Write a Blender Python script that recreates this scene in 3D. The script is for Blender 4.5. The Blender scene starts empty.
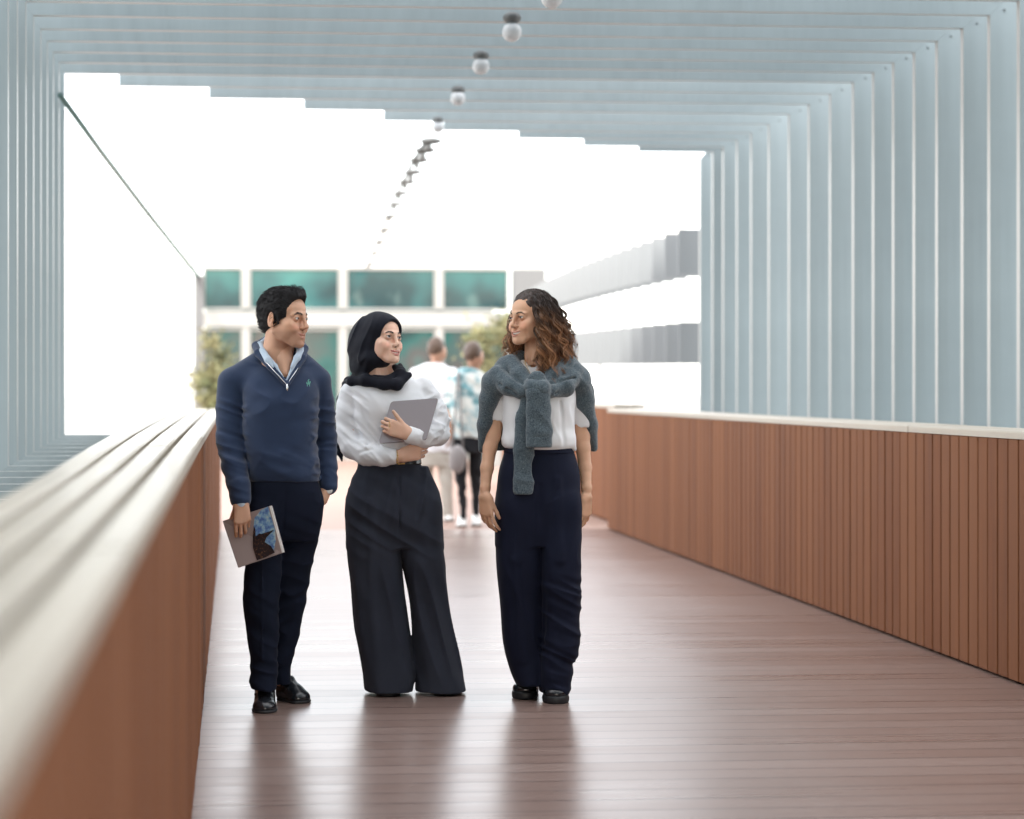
import bpy, math, random
import numpy as np
from mathutils import Vector, Matrix
R = math.radians
rnd = random.Random(7)
scene = bpy.context.scene
COL = bpy.context.collection
F = 2000.0; PX = 389.0; HY = 388.0; TH = math.atan(154.0/F); ST, CT = math.sin(TH), math.cos(TH); CAMZ = 1.3

def W(px, py, Y):
    """point of the world seen at a place of the photograph, at distance Y along the bridge"""
    u = (px-PX)/F; t = Y/(CT-u*ST)
    return np.array([t*(ST+u*CT), Y, CAMZ-(py-HY)/F*t])

# ---------------------------------------------------------------- materials
def mat(name, col=(.5,.5,.5), rough=.6, metal=0., spec=.5, **kw):
    m = bpy.data.materials.new(name); m.use_nodes = True
    b = m.node_tree.nodes['Principled BSDF']
    b.inputs['Base Color'].default_value = (*col, 1)
    b.inputs['Roughness'].default_value = rough
    b.inputs['Metallic'].default_value = metal
    b.inputs['Specular IOR Level'].default_value = spec
    for k, v in kw.items():
        b.inputs[k].default_value = v
    return m
def N(m, t, **kw):
    n = m.node_tree.nodes.new(t)
    for k, v in kw.items():
        setattr(n, k, v)
    return n
def L(m, a, b): m.node_tree.links.new(a, b)
def bsdf(m): return m.node_tree.nodes['Principled BSDF']
def coords(m, scale=(1,1,1), kind='Object'):
    tc = N(m, 'ShaderNodeTexCoord'); mp = N(m, 'ShaderNodeMapping')
    mp.inputs['Scale'].default_value = scale
    L(m, tc.outputs[kind], mp.inputs['Vector']); return mp.outputs['Vector']
def noise(m, vec, scale=5., detail=3., rough=.5, dist=0.):
    n = N(m, 'ShaderNodeTexNoise'); n.inputs['Scale'].default_value = scale
    n.inputs['Detail'].default_value = detail; n.inputs['Roughness'].default_value = rough
    n.inputs['Distortion'].default_value = dist
    L(m, vec, n.inputs['Vector']); return n.outputs['Fac']
def ramp(m, fac, stops):
    r = N(m, 'ShaderNodeValToRGB'); e = r.color_ramp.elements
    while len(e) < len(stops): e.new(.5)
    for i, (p, c) in enumerate(stops):
        e[i].position = p; e[i].color = (*c, 1) if len(c) == 3 else c
    L(m, fac, r.inputs['Fac']); return r.outputs['Color']
def mixc(m, fac, a, b, blend='MIX'):
    x = N(m, 'ShaderNodeMix', data_type='RGBA', blend_type=blend)
    for s, v in ((0, fac), (6, a), (7, b)):
        if isinstance(v, (int, float)): x.inputs[s].default_value = v
        elif isinstance(v, tuple): x.inputs[s].default_value = (*v, 1)
        else: L(m, v, x.inputs[s])
    return x.outputs[2]
def mth(m, op, a, b=0., c=None):
    x = N(m, 'ShaderNodeMath', operation=op)
    for s, v in enumerate((a, b) if c is None else (a, b, c)):
        if isinstance(v, (int, float)): x.inputs[s].default_value = v
        else: L(m, v, x.inputs[s])
    return x.outputs[0]
def rng(m, v, a, b, c=0., d=1.):
    x = N(m, 'ShaderNodeMapRange')
    L(m, v, x.inputs[0])
    for i, q in enumerate((a, b, c, d)): x.inputs[i+1].default_value = q
    return x.outputs[0]
def bump(m, h, strength=.3, dist=.01):
    b = N(m, 'ShaderNodeBump'); b.inputs['Strength'].default_value = strength
    b.inputs['Distance'].default_value = dist
    L(m, h, b.inputs['Height']); L(m, b.outputs[0], bsdf(m).inputs['Normal']); return b
def attr(m, name='Col'):
    a = N(m, 'ShaderNodeAttribute', attribute_name=name); return a.outputs['Color']

# ---------------------------------------------------------------- objects
def empty(name, loc=(0,0,0), label=None, cat=None, group=None, kind=None):
    o = bpy.data.objects.new(name, None); o.empty_display_size = .1
    COL.objects.link(o); o.location = loc
    return tag(o, label, cat, group, kind)
def tag(o, label=None, cat=None, group=None, kind=None):
    if label: o['label'] = label
    if cat: o['category'] = cat
    if group: o['group'] = group
    if kind: o['kind'] = kind
    return o
def mesh_obj(name, V, Fc, m, parent=None, col=None, smooth=True, label=None):
    me = bpy.data.meshes.new(name)
    V = np.asarray(V, dtype=np.float32)
    if isinstance(Fc, np.ndarray):
        n, k = Fc.shape
        me.vertices.add(len(V)); me.vertices.foreach_set('co', V.ravel())
        me.loops.add(n*k); me.loops.foreach_set('vertex_index', Fc.ravel().astype(np.int32))
        me.polygons.add(n); me.polygons.foreach_set('loop_start', np.arange(0, n*k, k, dtype=np.int32))
        me.update(calc_edges=True); me.validate()
    else:
        me.from_pydata(V.tolist(), [], Fc)
    if smooth: me.polygons.foreach_set('use_smooth', np.ones(len(me.polygons), bool))
    if col is not None:
        a = me.attributes.new('Col', 'FLOAT_COLOR', 'POINT')
        c = np.ones((len(V), 4), np.float32); c[:, :3] = col
        a.data.foreach_set('color', c.ravel())
    me.update()
    o = bpy.data.objects.new(name, me); COL.objects.link(o)
    if m: me.materials.append(m)
    if parent is not None: o.parent = parent
    if label: o['label'] = label
    return o

class MB:
    """collects plain shapes into one mesh"""
    def __init__(s): s.v = []; s.f = []; s.c = []
    def add(s, v, f, c=(1,1,1)):
        k = len(s.v); s.v += [tuple(map(float, q)) for q in v]; s.f += [tuple(int(i)+k for i in q) for q in f]
        s.c += [c]*len(v)
    def box(s, a, b, c=(1,1,1), bev=0.):
        x0,y0,z0 = a; x1,y1,z1 = b
        if bev <= 0:
            v = [(x0,y0,z0),(x1,y0,z0),(x1,y1,z0),(x0,y1,z0),(x0,y0,z1),(x1,y0,z1),(x1,y1,z1),(x0,y1,z1)]
            s.add(v, [(0,3,2,1),(4,5,6,7),(0,1,5,4),(1,2,6,5),(2,3,7,6),(3,0,4,7)], c); return
        e = bev
        def rg(q, z): return [(x0+e+q,y0+q,z),(x1-e-q,y0+q,z),(x1-q,y0+e+q,z),(x1-q,y1-e-q,z),(x1-e-q,y1-q,z),(x0+e+q,y1-q,z),(x0+q,y1-e-q,z),(x0+q,y0+e+q,z)]
        v = rg(e*.7,z0)+rg(0,z0+e)+rg(0,z1-e)+rg(e*.7,z1)
        f = [tuple(range(7,-1,-1)), tuple(range(24,32))]
        for k in range(3):
            for i in range(8):
                j = (i+1) % 8; f.append((k*8+i, k*8+j, k*8+8+j, k*8+8+i))
        s.add(v, f, c)
    def tube(s, pts, r, n=6, c=(1,1,1), cap=True):
        pts = [np.array(p, float) for p in pts]
        rr = r if hasattr(r, '__len__') else [r]*len(pts)
        up = np.array([0,0,1.]); v = []; prev = None
        for i, p in enumerate(pts):
            d = pts[min(i+1,len(pts)-1)]-pts[max(i-1,0)]; d /= np.linalg.norm(d)+1e-9
            if prev is None:
                a = np.cross(d, up)
                if np.linalg.norm(a) < .2: a = np.cross(d, [1.,0,0])
            else: a = prev-d*np.dot(prev, d)
            a /= np.linalg.norm(a)+1e-9; prev = a; b = np.cross(d, a)
            for k in range(n):
                t = 2*math.pi*k/n; v.append(p+rr[i]*(math.cos(t)*a+math.sin(t)*b))
        f = []
        for i in range(len(pts)-1):
            for k in range(n):
                j = (k+1) % n; f.append((i*n+k, i*n+j, (i+1)*n+j, (i+1)*n+k))
        if cap: f += [tuple(range(n-1,-1,-1)), tuple(range((len(pts)-1)*n, len(pts)*n))]
        s.add(v, f, c)
    def ball(s, c0, r, nu=16, nv=10, c=(1,1,1), zmin=-1.):
        rx, ry, rz = r if hasattr(r, '__len__') else (r,r,r)
        v = []; f = []
        for i in range(nv+1):
            ph = math.pi*i/nv
            for k in range(nu):
                t = 2*math.pi*k/nu
                v.append((c0[0]+rx*math.sin(ph)*math.cos(t), c0[1]+ry*math.sin(ph)*math.sin(t), c0[2]+rz*max(math.cos(ph), zmin)))
        for i in range(nv):
            for k in range(nu):
                j = (k+1) % nu; f.append((i*nu+k, (i+1)*nu+k, (i+1)*nu+j, i*nu+j))
        s.add(v, f, c)
    def build(s, name, m, parent=None, smooth=False, col=False, label=None):
        return mesh_obj(name, s.v, s.f, m, parent, np.array(s.c) if col else None, smooth, label)

# ---------------------------------------------------------------- distance-field modelling
_rs = np.random.RandomState(3); _T = _rs.rand(32,32,32).astype(np.float32)
def vnoise(x, y, z):
    """smooth value noise, -1..1"""
    x, y, z = np.broadcast_arrays(x, y, z)
    xi = np.floor(x); yi = np.floor(y); zi = np.floor(z)
    fx = x-xi; fy = y-yi; fz = z-zi
    fx = fx*fx*(3-2*fx); fy = fy*fy*(3-2*fy); fz = fz*fz*(3-2*fz)
    a = xi.astype(int) & 31; b = yi.astype(int) & 31; c = zi.astype(int) & 31
    a1 = (a+1) & 31; b1 = (b+1) & 31; c1 = (c+1) & 31
    def l(p, q, t): return p+(q-p)*t
    r = l(l(l(_T[a,b,c],_T[a1,b,c],fx), l(_T[a,b1,c],_T[a1,b1,c],fx), fy),
          l(l(_T[a,b,c1],_T[a1,b,c1],fx), l(_T[a,b1,c1],_T[a1,b1,c1],fx), fy), fz)
    return 2*r-1
def smin(a, b, k):
    if k <= 0: return np.minimum(a, b)
    h = np.maximum(k-np.abs(a-b), 0)/k
    return np.minimum(a, b)-h*h*k*.25

class Vol:
    def __init__(s, lo, hi, h):
        s.h = h; lo = np.array(lo, float)-2.5*h; n = np.ceil((np.array(hi)+2.5*h-lo)/h).astype(int)+1
        s.ax = [(lo[i]+h*np.arange(n[i])).astype(np.float32) for i in range(3)]
        s.D = np.full(tuple(n), .5, np.float32)
    def _sl(s, lo, hi):
        r = []
        for i in range(3):
            a = max(0, int(np.searchsorted(s.ax[i], lo[i]))-1); b = min(len(s.ax[i]), int(np.searchsorted(s.ax[i], hi[i]))+1)
            r.append(slice(a, max(a+1, b)))
        return tuple(r)
    def op(s, f, lo, hi, k=.01, mode='u'):
        mg = k+3*s.h; lo = np.array(lo)-mg; hi = np.array(hi)+mg; sl = s._sl(lo, hi)
        X = s.ax[0][sl[0]][:,None,None]; Y = s.ax[1][sl[1]][None,:,None]; Z = s.ax[2][sl[2]][None,None,:]
        d = f(X, Y, Z); A = s.D[sl]
        if mode == 'u': s.D[sl] = smin(A, d, k)
        elif mode == 's': s.D[sl] = -smin(-A, d, k)
        elif mode == 'i': s.D[sl] = -smin(-A, -d, k)
        elif mode == 'd': s.D[sl] = A+d
    def ell(s, c, r, k=.01, mode='u', M=None):
        """ellipsoid; M = 3x3 rotation (local->world)"""
        c = np.asarray(c, float); r = np.asarray(r, float)
        e = r if M is None else np.sqrt(((np.asarray(M)*r)**2).sum(1))
        def f(X, Y, Z):
            x, y, z = X-c[0], Y-c[1], Z-c[2]
            if M is not None:
                Mi = np.asarray(M).T
                x, y, z = (Mi[0,0]*x+Mi[0,1]*y+Mi[0,2]*z, Mi[1,0]*x+Mi[1,1]*y+Mi[1,2]*z, Mi[2,0]*x+Mi[2,1]*y+Mi[2,2]*z)
            k0 = np.sqrt((x/r[0])**2+(y/r[1])**2+(z/r[2])**2)+1e-6
            k1 = np.sqrt((x/r[0]**2)**2+(y/r[1]**2)**2+(z/r[2]**2)**2)+1e-6
            return k0*(k0-1)/k1
        s.op(f, c-e, c+e, k, mode)
    def cap(s, a, b, ra, rb=None, k=.01, mode='u', sq=None):
        """tapered capsule; sq=(direction, factor) flattens the section along direction"""
        a = np.asarray(a, float); b = np.asarray(b, float); rb = ra if rb is None else rb; v = b-a; L2 = float(v@v)+1e-12
        def f(X, Y, Z):
            x, y, z = X-a[0], Y-a[1], Z-a[2]
            t = np.clip((x*v[0]+y*v[1]+z*v[2])/L2, 0, 1)
            x, y, z = x-t*v[0], y-t*v[1], z-t*v[2]
            if sq is None: q = np.sqrt(x*x+y*y+z*z)
            else:
                n = np.asarray(sq[0], float); n = n/np.linalg.norm(n); w = x*n[0]+y*n[1]+z*n[2]
                q = np.sqrt(np.maximum(x*x+y*y+z*z-w*w, 0)+(w/sq[1])**2)
            return (q-(ra+(rb-ra)*t)) if sq is None else (q-(ra+(rb-ra)*t))*min(1., sq[1]*1.2)
        m = max(ra, rb)
        s.op(f, np.minimum(a,b)-m, np.maximum(a,b)+m, k, mode)
    def chain(s, pts, rad, k=.01, mode='u', sq=None):
        for i in range(len(pts)-1): s.cap(pts[i], pts[i+1], rad[i], rad[i+1], k, mode, sq)
    def loft(s, keys, k=.01, mode='u', n=2.4, axis=2):
        """vertical stack of (z, cx, cy, rx, ry) super-ellipse sections, smoothly interpolated"""
        K = np.array(sorted(keys), float)
        zz = K[:,0]
        def itp(z, j):
            # cubic hermite (catmull-rom) interpolation
            y = K[:,j]; m = np.gradient(y, zz); i = np.clip(np.searchsorted(zz, z)-1, 0, len(zz)-2)
            h = zz[i+1]-zz[i]; t = np.clip((z-zz[i])/h, 0, 1)
            return ((2*t**3-3*t**2+1)*y[i]+(t**3-2*t**2+t)*h*m[i]+(-2*t**3+3*t**2)*y[i+1]+(t**3-t**2)*h*m[i+1])
        rm = K[:,3].max(), K[:,4].max()
        lo = ((K[:,1]-K[:,3]).min()-.02, (K[:,2]-K[:,4]).min()-.02, zz[0]); hi = ((K[:,1]+K[:,3]).max()+.02, (K[:,2]+K[:,4]).max()+.02, zz[-1])
        def f(X, Y, Z):
            z1 = Z.ravel(); cx, cy, rx, ry = (itp(z1, j)[None,None,:].astype(np.float32) for j in (1,2,3,4))
            q = (np.abs((X-cx)/rx)**n+np.abs((Y-cy)/ry)**n)**(1/n)
            d = (q-1)*np.minimum(rx, ry)
            e = np.maximum(zz[0]-Z, Z-zz[-1])
            return np.maximum(d, e)
        s.op(f, lo, hi, k, mode)
    def at(s, P):
        """trilinear sample of the field"""
        P = np.asarray(P, float); g = [(P[:,i]-s.ax[i][0])/s.h for i in range(3)]
        i = [np.clip(np.floor(q).astype(int), 0, s.D.shape[j]-2) for j, q in enumerate(g)]; t = [np.clip(q-ii, 0, 1) for q, ii in zip(g, i)]
        r = 0
        for a in (0,1):
            for b in (0,1):
                for c in (0,1):
                    r = r+s.D[i[0]+a,i[1]+b,i[2]+c]*(t[0] if a else 1-t[0])*(t[1] if b else 1-t[1])*(t[2] if c else 1-t[2])
        return r
    def front(s, x, z, off=0.):
        """y of the surface met from the front (-y) side at (x, z)"""
        ys = s.ax[1]; q = s.at(np.stack([np.full(len(ys), x), ys, np.full(len(ys), z)], 1)); w = np.where(q < 0)[0]
        return (float(ys[w[0]]) if len(w) else 0.)-off
    def mesh(s):
        D = s.D; S = D < 0
        S[0] = S[-1] = False; S[:,0] = S[:,-1] = False; S[:,:,0] = S[:,:,-1] = False
        cs = [(a,b,c) for a in (0,1) for b in (0,1) for c in (0,1)]
        nx, ny, nz = (q-1 for q in D.shape)
        cnt = sum(S[a:a+nx, b:b+ny, c:c+nz].astype(np.int8) for a,b,c in cs)
        mask = (cnt > 0) & (cnt < 8); C = np.argwhere(mask); idx = np.full(mask.shape, -1, np.int32); idx[mask] = np.arange(len(C))
        acc = np.zeros((len(C),3)); n = np.zeros(len(C))
        for a in cs:
            for ax in range(3):
                if a[ax]: continue
                b = list(a); b[ax] = 1
                da = D[C[:,0]+a[0], C[:,1]+a[1], C[:,2]+a[2]]; db = D[C[:,0]+b[0], C[:,1]+b[1], C[:,2]+b[2]]
                sa = S[C[:,0]+a[0], C[:,1]+a[1], C[:,2]+a[2]]; sb = S[C[:,0]+b[0], C[:,1]+b[1], C[:,2]+b[2]]
                w = sa != sb; t = np.where(w, np.clip(da/np.where(np.abs(da-db) < 1e-9, 1, da-db), 0, 1), 0)
                p = np.tile(np.array(a, float), (len(C),1)); p[:,ax] += t
                acc += p*w[:,None]; n += w
        V = C+acc/np.maximum(n,1)[:,None]
        V = V*s.h+np.array([s.ax[0][0], s.ax[1][0], s.ax[2][0]])
        Q = []
        for ax in range(3):
            o1, o2 = [i for i in range(3) if i != ax]
            a = [slice(None)]*3; b = [slice(None)]*3; a[ax] = slice(0,-1); b[ax] = slice(1,None)
            for sl in (a, b):
                for o in (o1, o2): sl[o] = slice(1,-1)
            sa, sb = S[tuple(a)], S[tuple(b)]
            for inside in (True, False):
                E = np.argwhere((sa != sb) & (sa == inside))
                if not len(E): continue
                E[:,o1] += 1; E[:,o2] += 1
                def g(d1, d2):
                    q = E.copy(); q[:,o1] -= d1; q[:,o2] -= d2; return idx[q[:,0],q[:,1],q[:,2]]
                quad = np.stack([g(1,1), g(0,1), g(0,0), g(1,0)], 1)
                flip = (inside) ^ (ax == 1)
                Q.append(quad if flip else quad[:,::-1])
        return V, np.concatenate(Q)
    def obj(s, name, m, parent=None, col=None, smooth_it=0, label=None, xf=None):
        V, Q = s.mesh()
        if smooth_it: V = relax(V, Q, smooth_it)
        c = col(V) if callable(col) else col
        if xf is not None: V = xf(V)
        return mesh_obj(name, V, Q, m, parent, c, True, label)
def relax(V, Q, it=2, w=.5):
    for _ in range(it):
        A = np.zeros_like(V); n = np.zeros(len(V))
        for i in range(4):
            for j in ((i+1) % 4, (i-1) % 4):
                np.add.at(A, Q[:,i], V[Q[:,j]]); np.add.at(n, Q[:,i], 1)
        V = V+(A/np.maximum(n,1)[:,None]-V)*w
    return V
def rotz(a): c, s = math.cos(a), math.sin(a); return np.array([[c,-s,0],[s,c,0],[0,0,1.]])
def rotx(a): c, s = math.cos(a), math.sin(a); return np.array([[1.,0,0],[0,c,-s],[0,s,c]])
def roty(a): c, s = math.cos(a), math.sin(a); return np.array([[c,0,s],[0,1.,0],[-s,0,c]])
# ================================================================ camera, world, sun
cam = bpy.data.cameras.new('camera'); cam_o = bpy.data.objects.new('camera', cam); COL.objects.link(cam_o)
cam.sensor_width = 36; cam.lens = F*36/1024; cam.shift_x = (512-PX)/1024; cam.shift_y = (HY-409.5)/1024
cam.clip_start = .05; cam.clip_end = 3000
cam_o.location = (0, 0, CAMZ); cam_o.rotation_euler = (math.pi/2, 0, -TH)
cam.dof.use_dof = True; cam.dof.focus_distance = 8.2; cam.dof.aperture_fstop = 2.0
scene.camera = cam_o
SUN_EL, SUN_AZ = R(26), R(13)       # the sun stands behind the camera, a little to the left
sdir = Vector((math.sin(SUN_AZ)*math.cos(SUN_EL), math.cos(SUN_AZ)*math.cos(SUN_EL), -math.sin(SUN_EL)))
sl = bpy.data.lights.new('sun', 'SUN'); sl.energy = .75; sl.angle = R(8); sl.color = (1, .95, .87)
so = bpy.data.objects.new('sun', sl); COL.objects.link(so); so.rotation_euler = sdir.to_track_quat('-Z', 'Y').to_euler()
w = bpy.data.worlds.new('World'); scene.world = w; w.use_nodes = True
nt = w.node_tree; bg = nt.nodes['Background']; sk = nt.nodes.new('ShaderNodeTexSky'); sk.sky_type = 'NISHITA'
sk.sun_disc = False; sk.sun_elevation = SUN_EL; sk.sun_rotation = math.atan2(-sdir.x, -sdir.y)
sk.dust_density = 1.5; sk.air_density = 1.0; sk.ozone_density = 1.0; sk.altitude = 0
mx = nt.nodes.new('ShaderNodeMix'); mx.data_type = 'RGBA'; mx.inputs[0].default_value = .7     # thin bright veil of cloud
nt.links.new(sk.outputs[0], mx.inputs[6]); mx.inputs[7].default_value = (6.1, 5.95, 5.75, 1)
nt.links.new(mx.outputs[2], bg.inputs[0]); bg.inputs[1].default_value = .12
scene.view_settings.view_transform = 'Standard'; scene.view_settings.look = 'None'
scene.view_settings.exposure = 2.52; scene.view_settings.gamma = 1; scene.view_settings.use_curve_mapping = False
scene.cycles.max_bounces = 10; scene.cycles.diffuse_bounces = 6

# ================================================================ materials of the place
M_blade = mat('blade_paint', (.50, .575, .61), .42, 0., .5)
_v = coords(M_blade, (1,1,1)); _n = noise(M_blade, _v, 1.7, 4, .6); _st = noise(M_blade, coords(M_blade, (14,14,.5)), 1., 4, .6)
_oi = N(M_blade, 'ShaderNodeObjectInfo'); _hv = N(M_blade, 'ShaderNodeHueSaturation'); L(M_blade, mth(M_blade, 'ADD', rng(M_blade, _oi.outputs['Random'], 0, 1, .90, 1.02), rng(M_blade, _st, .35, .7, .04, -.06)), _hv.inputs['Value'])
L(M_blade, _hv.outputs[0], bsdf(M_blade).inputs['Base Color']); L(M_blade, mixc(M_blade, rng(M_blade, _n, .3, .7), (.315,.372,.392), (.35,.412,.432)), _hv.inputs['Color'])
L(M_blade, rng(M_blade, noise(M_blade, _v, 6, 3), .3, .7, .36, .5), bsdf(M_blade).inputs['Roughness'])
M_lit_edge = mat('lit_edge_tone', (.46,.455,.44), .4)  # paler inner edges: the light falling on them is put into the colour
M_bolt = mat('bolt_steel', (.22,.25,.26), .5, .3)
M_globe = mat('globe_opal', (.62,.64,.66), .25)
M_lampcap = mat('lamp_bracket', (.13,.135,.135), .5, .2)
M_white = mat('white_paint', (.8,.8,.78), .5)
M_steel = mat('cable_steel', (.12,.2,.19), .5, .3)

def wood(name, a, b, c, axis, width, rough, grain=(1,1,1), groove=0., rr=(.0,.12), off=0., wear=None, bs=.35, spec=.3, gb=.25):
    """boards: tone varies from board to board along axis, grain runs the other way"""
    m = mat(name, a, rough, 0, spec); v = coords(m)
    sp = N(m, 'ShaderNodeSeparateXYZ'); L(m, v, sp.inputs[0])
    q = mth(m, 'DIVIDE', mth(m, 'ADD', sp.outputs[axis], off), width); fl = mth(m, 'FLOOR', q)
    wn = N(m, 'ShaderNodeTexWhiteNoise', noise_dimensions='1D'); L(m, fl, wn.inputs['W'])
    cb = N(m, 'ShaderNodeCombineXYZ')
    for i in range(3): L(m, mth(m, 'MULTIPLY_ADD', sp.outputs[i], grain[i], mth(m, 'MULTIPLY', wn.outputs[0], 37.)), cb.inputs[i])
    g = noise(m, cb.outputs[0], 1., 6, .65, .4)
    base = mixc(m, rng(m, g, .3, .72), b, a)
    base = mixc(m, mth(m, 'MULTIPLY', wn.outputs[0], .55), base, c)
    big = noise(m, v, .9, 3, .6)
    base = mixc(m, rng(m, big, .45, .75, 0, .35), base, tuple(.5*(x+y) for x, y in zip(b, c)))
    if wear: base = mixc(m, rng(m, noise(m, v, wear[0], 5, .7, .6), .5, .72, 0, wear[2]), base, wear[1])
    h = g
    if groove > 0:
        fr = mth(m, 'FRACT', q); e = mth(m, 'MINIMUM', fr, mth(m, 'SUBTRACT', 1., fr)); gm = rng(m, e, 0, groove)
        base = mixc(m, gm, tuple(x*.22 for x in b), base); h = mth(m, 'ADD', mth(m, 'MULTIPLY', g, gb), gm)
    L(m, base, bsdf(m).inputs['Base Color'])
    L(m, mth(m, 'ADD', rng(m, g, .3, .7, rough+rr[0], rough+rr[1]), mth(m, 'MULTIPLY', wn.outputs[0], .06)), bsdf(m).inputs['Roughness'])
    bump(m, h, bs, .003); return m
M_deck = wood('deck_boards', (.24,.162,.138), (.195,.125,.105), (.27,.19,.165), 1, .156, .25, (.6,22,22), .05, (.0,.06), wear=(1.1,(.28,.22,.20),.35), bs=.10, spec=.8, gb=0.)
M_terr = wood('sunlit_terrace_boards', (.36,.235,.19), (.29,.18,.14), (.40,.27,.22), 1, .156, .5, (.6,22,22), .05, gb=0., bs=.1, spec=.4)  # lighter version of the deck boards, sunlight put into the colour
M_clad = wood('timber_cladding', (.225,.090,.042), (.145,.054,.025), (.29,.13,.066), 1, .12, .6, (16,16,1.1), 0, spec=.12)
M_capw = wood('bleached_cap', (.52,.465,.39), (.38,.33,.265), (.58,.53,.455), 0, 5., .32, (30,1.4,30), 0)
M_pave = mat('terrace_concrete', (.52,.50,.47), .8); _v = coords(M_pave)
L(M_pave, mixc(M_pave, noise(M_pave, _v, .35, 6, .6), (.44,.42,.39), (.58,.56,.53)), bsdf(M_pave).inputs['Base Color'])

# ================================================================ ground, deck
mb = MB(); mb.add([(-900,-300,-4.5),(900,-300,-4.5),(900,1500,-4.5),(-900,1500,-4.5)], [(0,1,2,3)])
tag(mb.build('ground', M_pave), kind='structure')
mb = MB(); mb.box((-.55,-9.5,-.22), (3.95,18.3,0)); tag(mb.build('bridge_deck', M_deck), kind='structure')
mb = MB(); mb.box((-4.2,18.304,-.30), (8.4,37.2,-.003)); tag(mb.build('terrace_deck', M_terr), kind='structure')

# ================================================================ parapets
def parapet(sign, y0, y1, face, xo, label, joints, nb, h=1.11):
    """sign -1: left of the walkway. face = x of the boards, xo(y) = x of the outer cap edge"""
    root = empty('timber_parapet', (face, y0, 0), label, 'parapet')
    def lx(x): return x-face
    core = MB(); ys = list(np.linspace(y0, y1, 10))
    mb = MB(); y = y0
    while y < y1-.01:
        z1 = min(y+.12, y1); a, b = sorted((lx(face), lx(face)+sign*.022)); j = rnd.uniform(0,.0025)
        mb.box((a-(j if sign>0 else 0), y-y0+.006, .012), (b+(j if sign<0 else 0), z1-y0-.006, h-.036), bev=.003); y = z1
    mb.build('cladding', M_clad, root)
    for i in range(len(ys)-1):
        ya, yb = ys[i], ys[i+1]; a0 = lx(face)+sign*.024; a1, b1 = lx(xo(ya))-sign*.03, lx(xo(yb))-sign*.03
        v = [(a0,ya-y0,.002),(a1,ya-y0,.002),(b1,yb-y0,.002),(a0,yb-y0,.002)]; v += [(p[0],p[1],h-.038) for p in v]
        core.add(v, [(0,1,2,3),(7,6,5,4),(0,4,5,1),(1,5,6,2),(2,6,7,3),(3,7,4,0)])
    core.build('core_wall', mat('parapet_core', (.04,.022,.014), .9), root)
    # cap: long boards with open gaps, butted at the joints
    cuts = [y0]+joints+[y1]
    for k in range(nb):
        mb = MB()
        for c in range(len(cuts)-1):
            n = max(2, int((cuts[c+1]-cuts[c])/1.2)); yy = np.linspace(cuts[c]+.004, cuts[c+1]-.004, n)
            for i in range(n-1):
                q = []
                for yv in (yy[i], yy[i+1]):
                    xi = face-sign*.012; wd = (xo(yv)-xi)
                    g = .008 if nb > 1 else 0
                    q.append((lx(xi+wd*k/nb)+sign*g, lx(xi+wd*(k+1)/nb)-sign*g, yv-y0))
                (a,b,ya),(c2,d,yb) = q; t = h+rnd.uniform(-.001,.001); e = .006
                s = sign*e
                sec = lambda x0, x1, yy_: [(x0,yy_,h-.034),(x0,yy_,t-e),(x0+s,yy_,t),(x1-s,yy_,t),(x1,yy_,t-e),(x1,yy_,h-.034)]
                v = sec(a,b,ya)+sec(c2,d,yb)
                f = [(i2,(i2+1)%6,6+(i2+1)%6,6+i2) for i2 in range(6)]
                if i == 0: f.append(tuple(range(6)))
                if i == n-2: f.append(tuple(range(11,5,-1)))
                mb.add(v, f)
        mb.build('cap_board', M_capw, root)
    return root
xo_left = lambda y: float(np.interp(y, [-10,3.4,6,9,15,19], [-.37,-.40,-.47,-.53,-.58,-.60]))
parapet(-1, -9, 18.2, -.13, xo_left, 'long timber parapet on the left running from the blurred foreground past the man', [-5.0,-1.4,2.4,6.6,10.2,13.8], 4)
parapet(1, -9, 18.2, 3.42, lambda y: 3.74, 'brown board-clad timber parapet along the right side of the walkway', [-3.2,1.2,5.6,9.95,14.3], 2)
p3 = parapet(1, 18.9, 27, 3.62, lambda y: 3.92, 'short sunlit timber parapet carrying on beyond the end of the right one', [22.], 2, 1.14)

# ================================================================ portal frames
HR = 2.17+CAMZ; XL, XR = -1.17, 4.38; BD = .40; BT = .048
vis = [11.33,11.76,12.2,12.62,13.03,13.45,13.9]
cut = [(14.45,115),(15.0,205),(15.55,300),(16.15,380),(16.72,440),(17.2,515),(17.7,580),(18.1,635),(18.6,None)]  # roof blades stop where their shade ends, shadow edge put into the shape
near = [11.33-.44*(i+1) for i in range(46)]
def blade_mesh(quad):
    """quad: inner a, inner b, outer b, outer a in the x-z plane"""
    mb = MB(); e = .004
    v = [(x,0,z) for x,z in quad]+[(x,BT,z) for x,z in quad]
    mb.add(v, [(0,1,2,3),(7,6,5,4),(0,4,5,1),(1,5,6,2),(2,6,7,3),(3,7,4,0)])
    return BladeMB(mb)
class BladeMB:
    """a blade whose narrow inner edge is coloured paler, as if lit"""
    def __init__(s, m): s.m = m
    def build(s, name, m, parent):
        o = s.m.build(name, m, parent); o.data.materials.append(M_lit_edge); o.data.polygons[2].material_index = 1; return o
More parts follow.
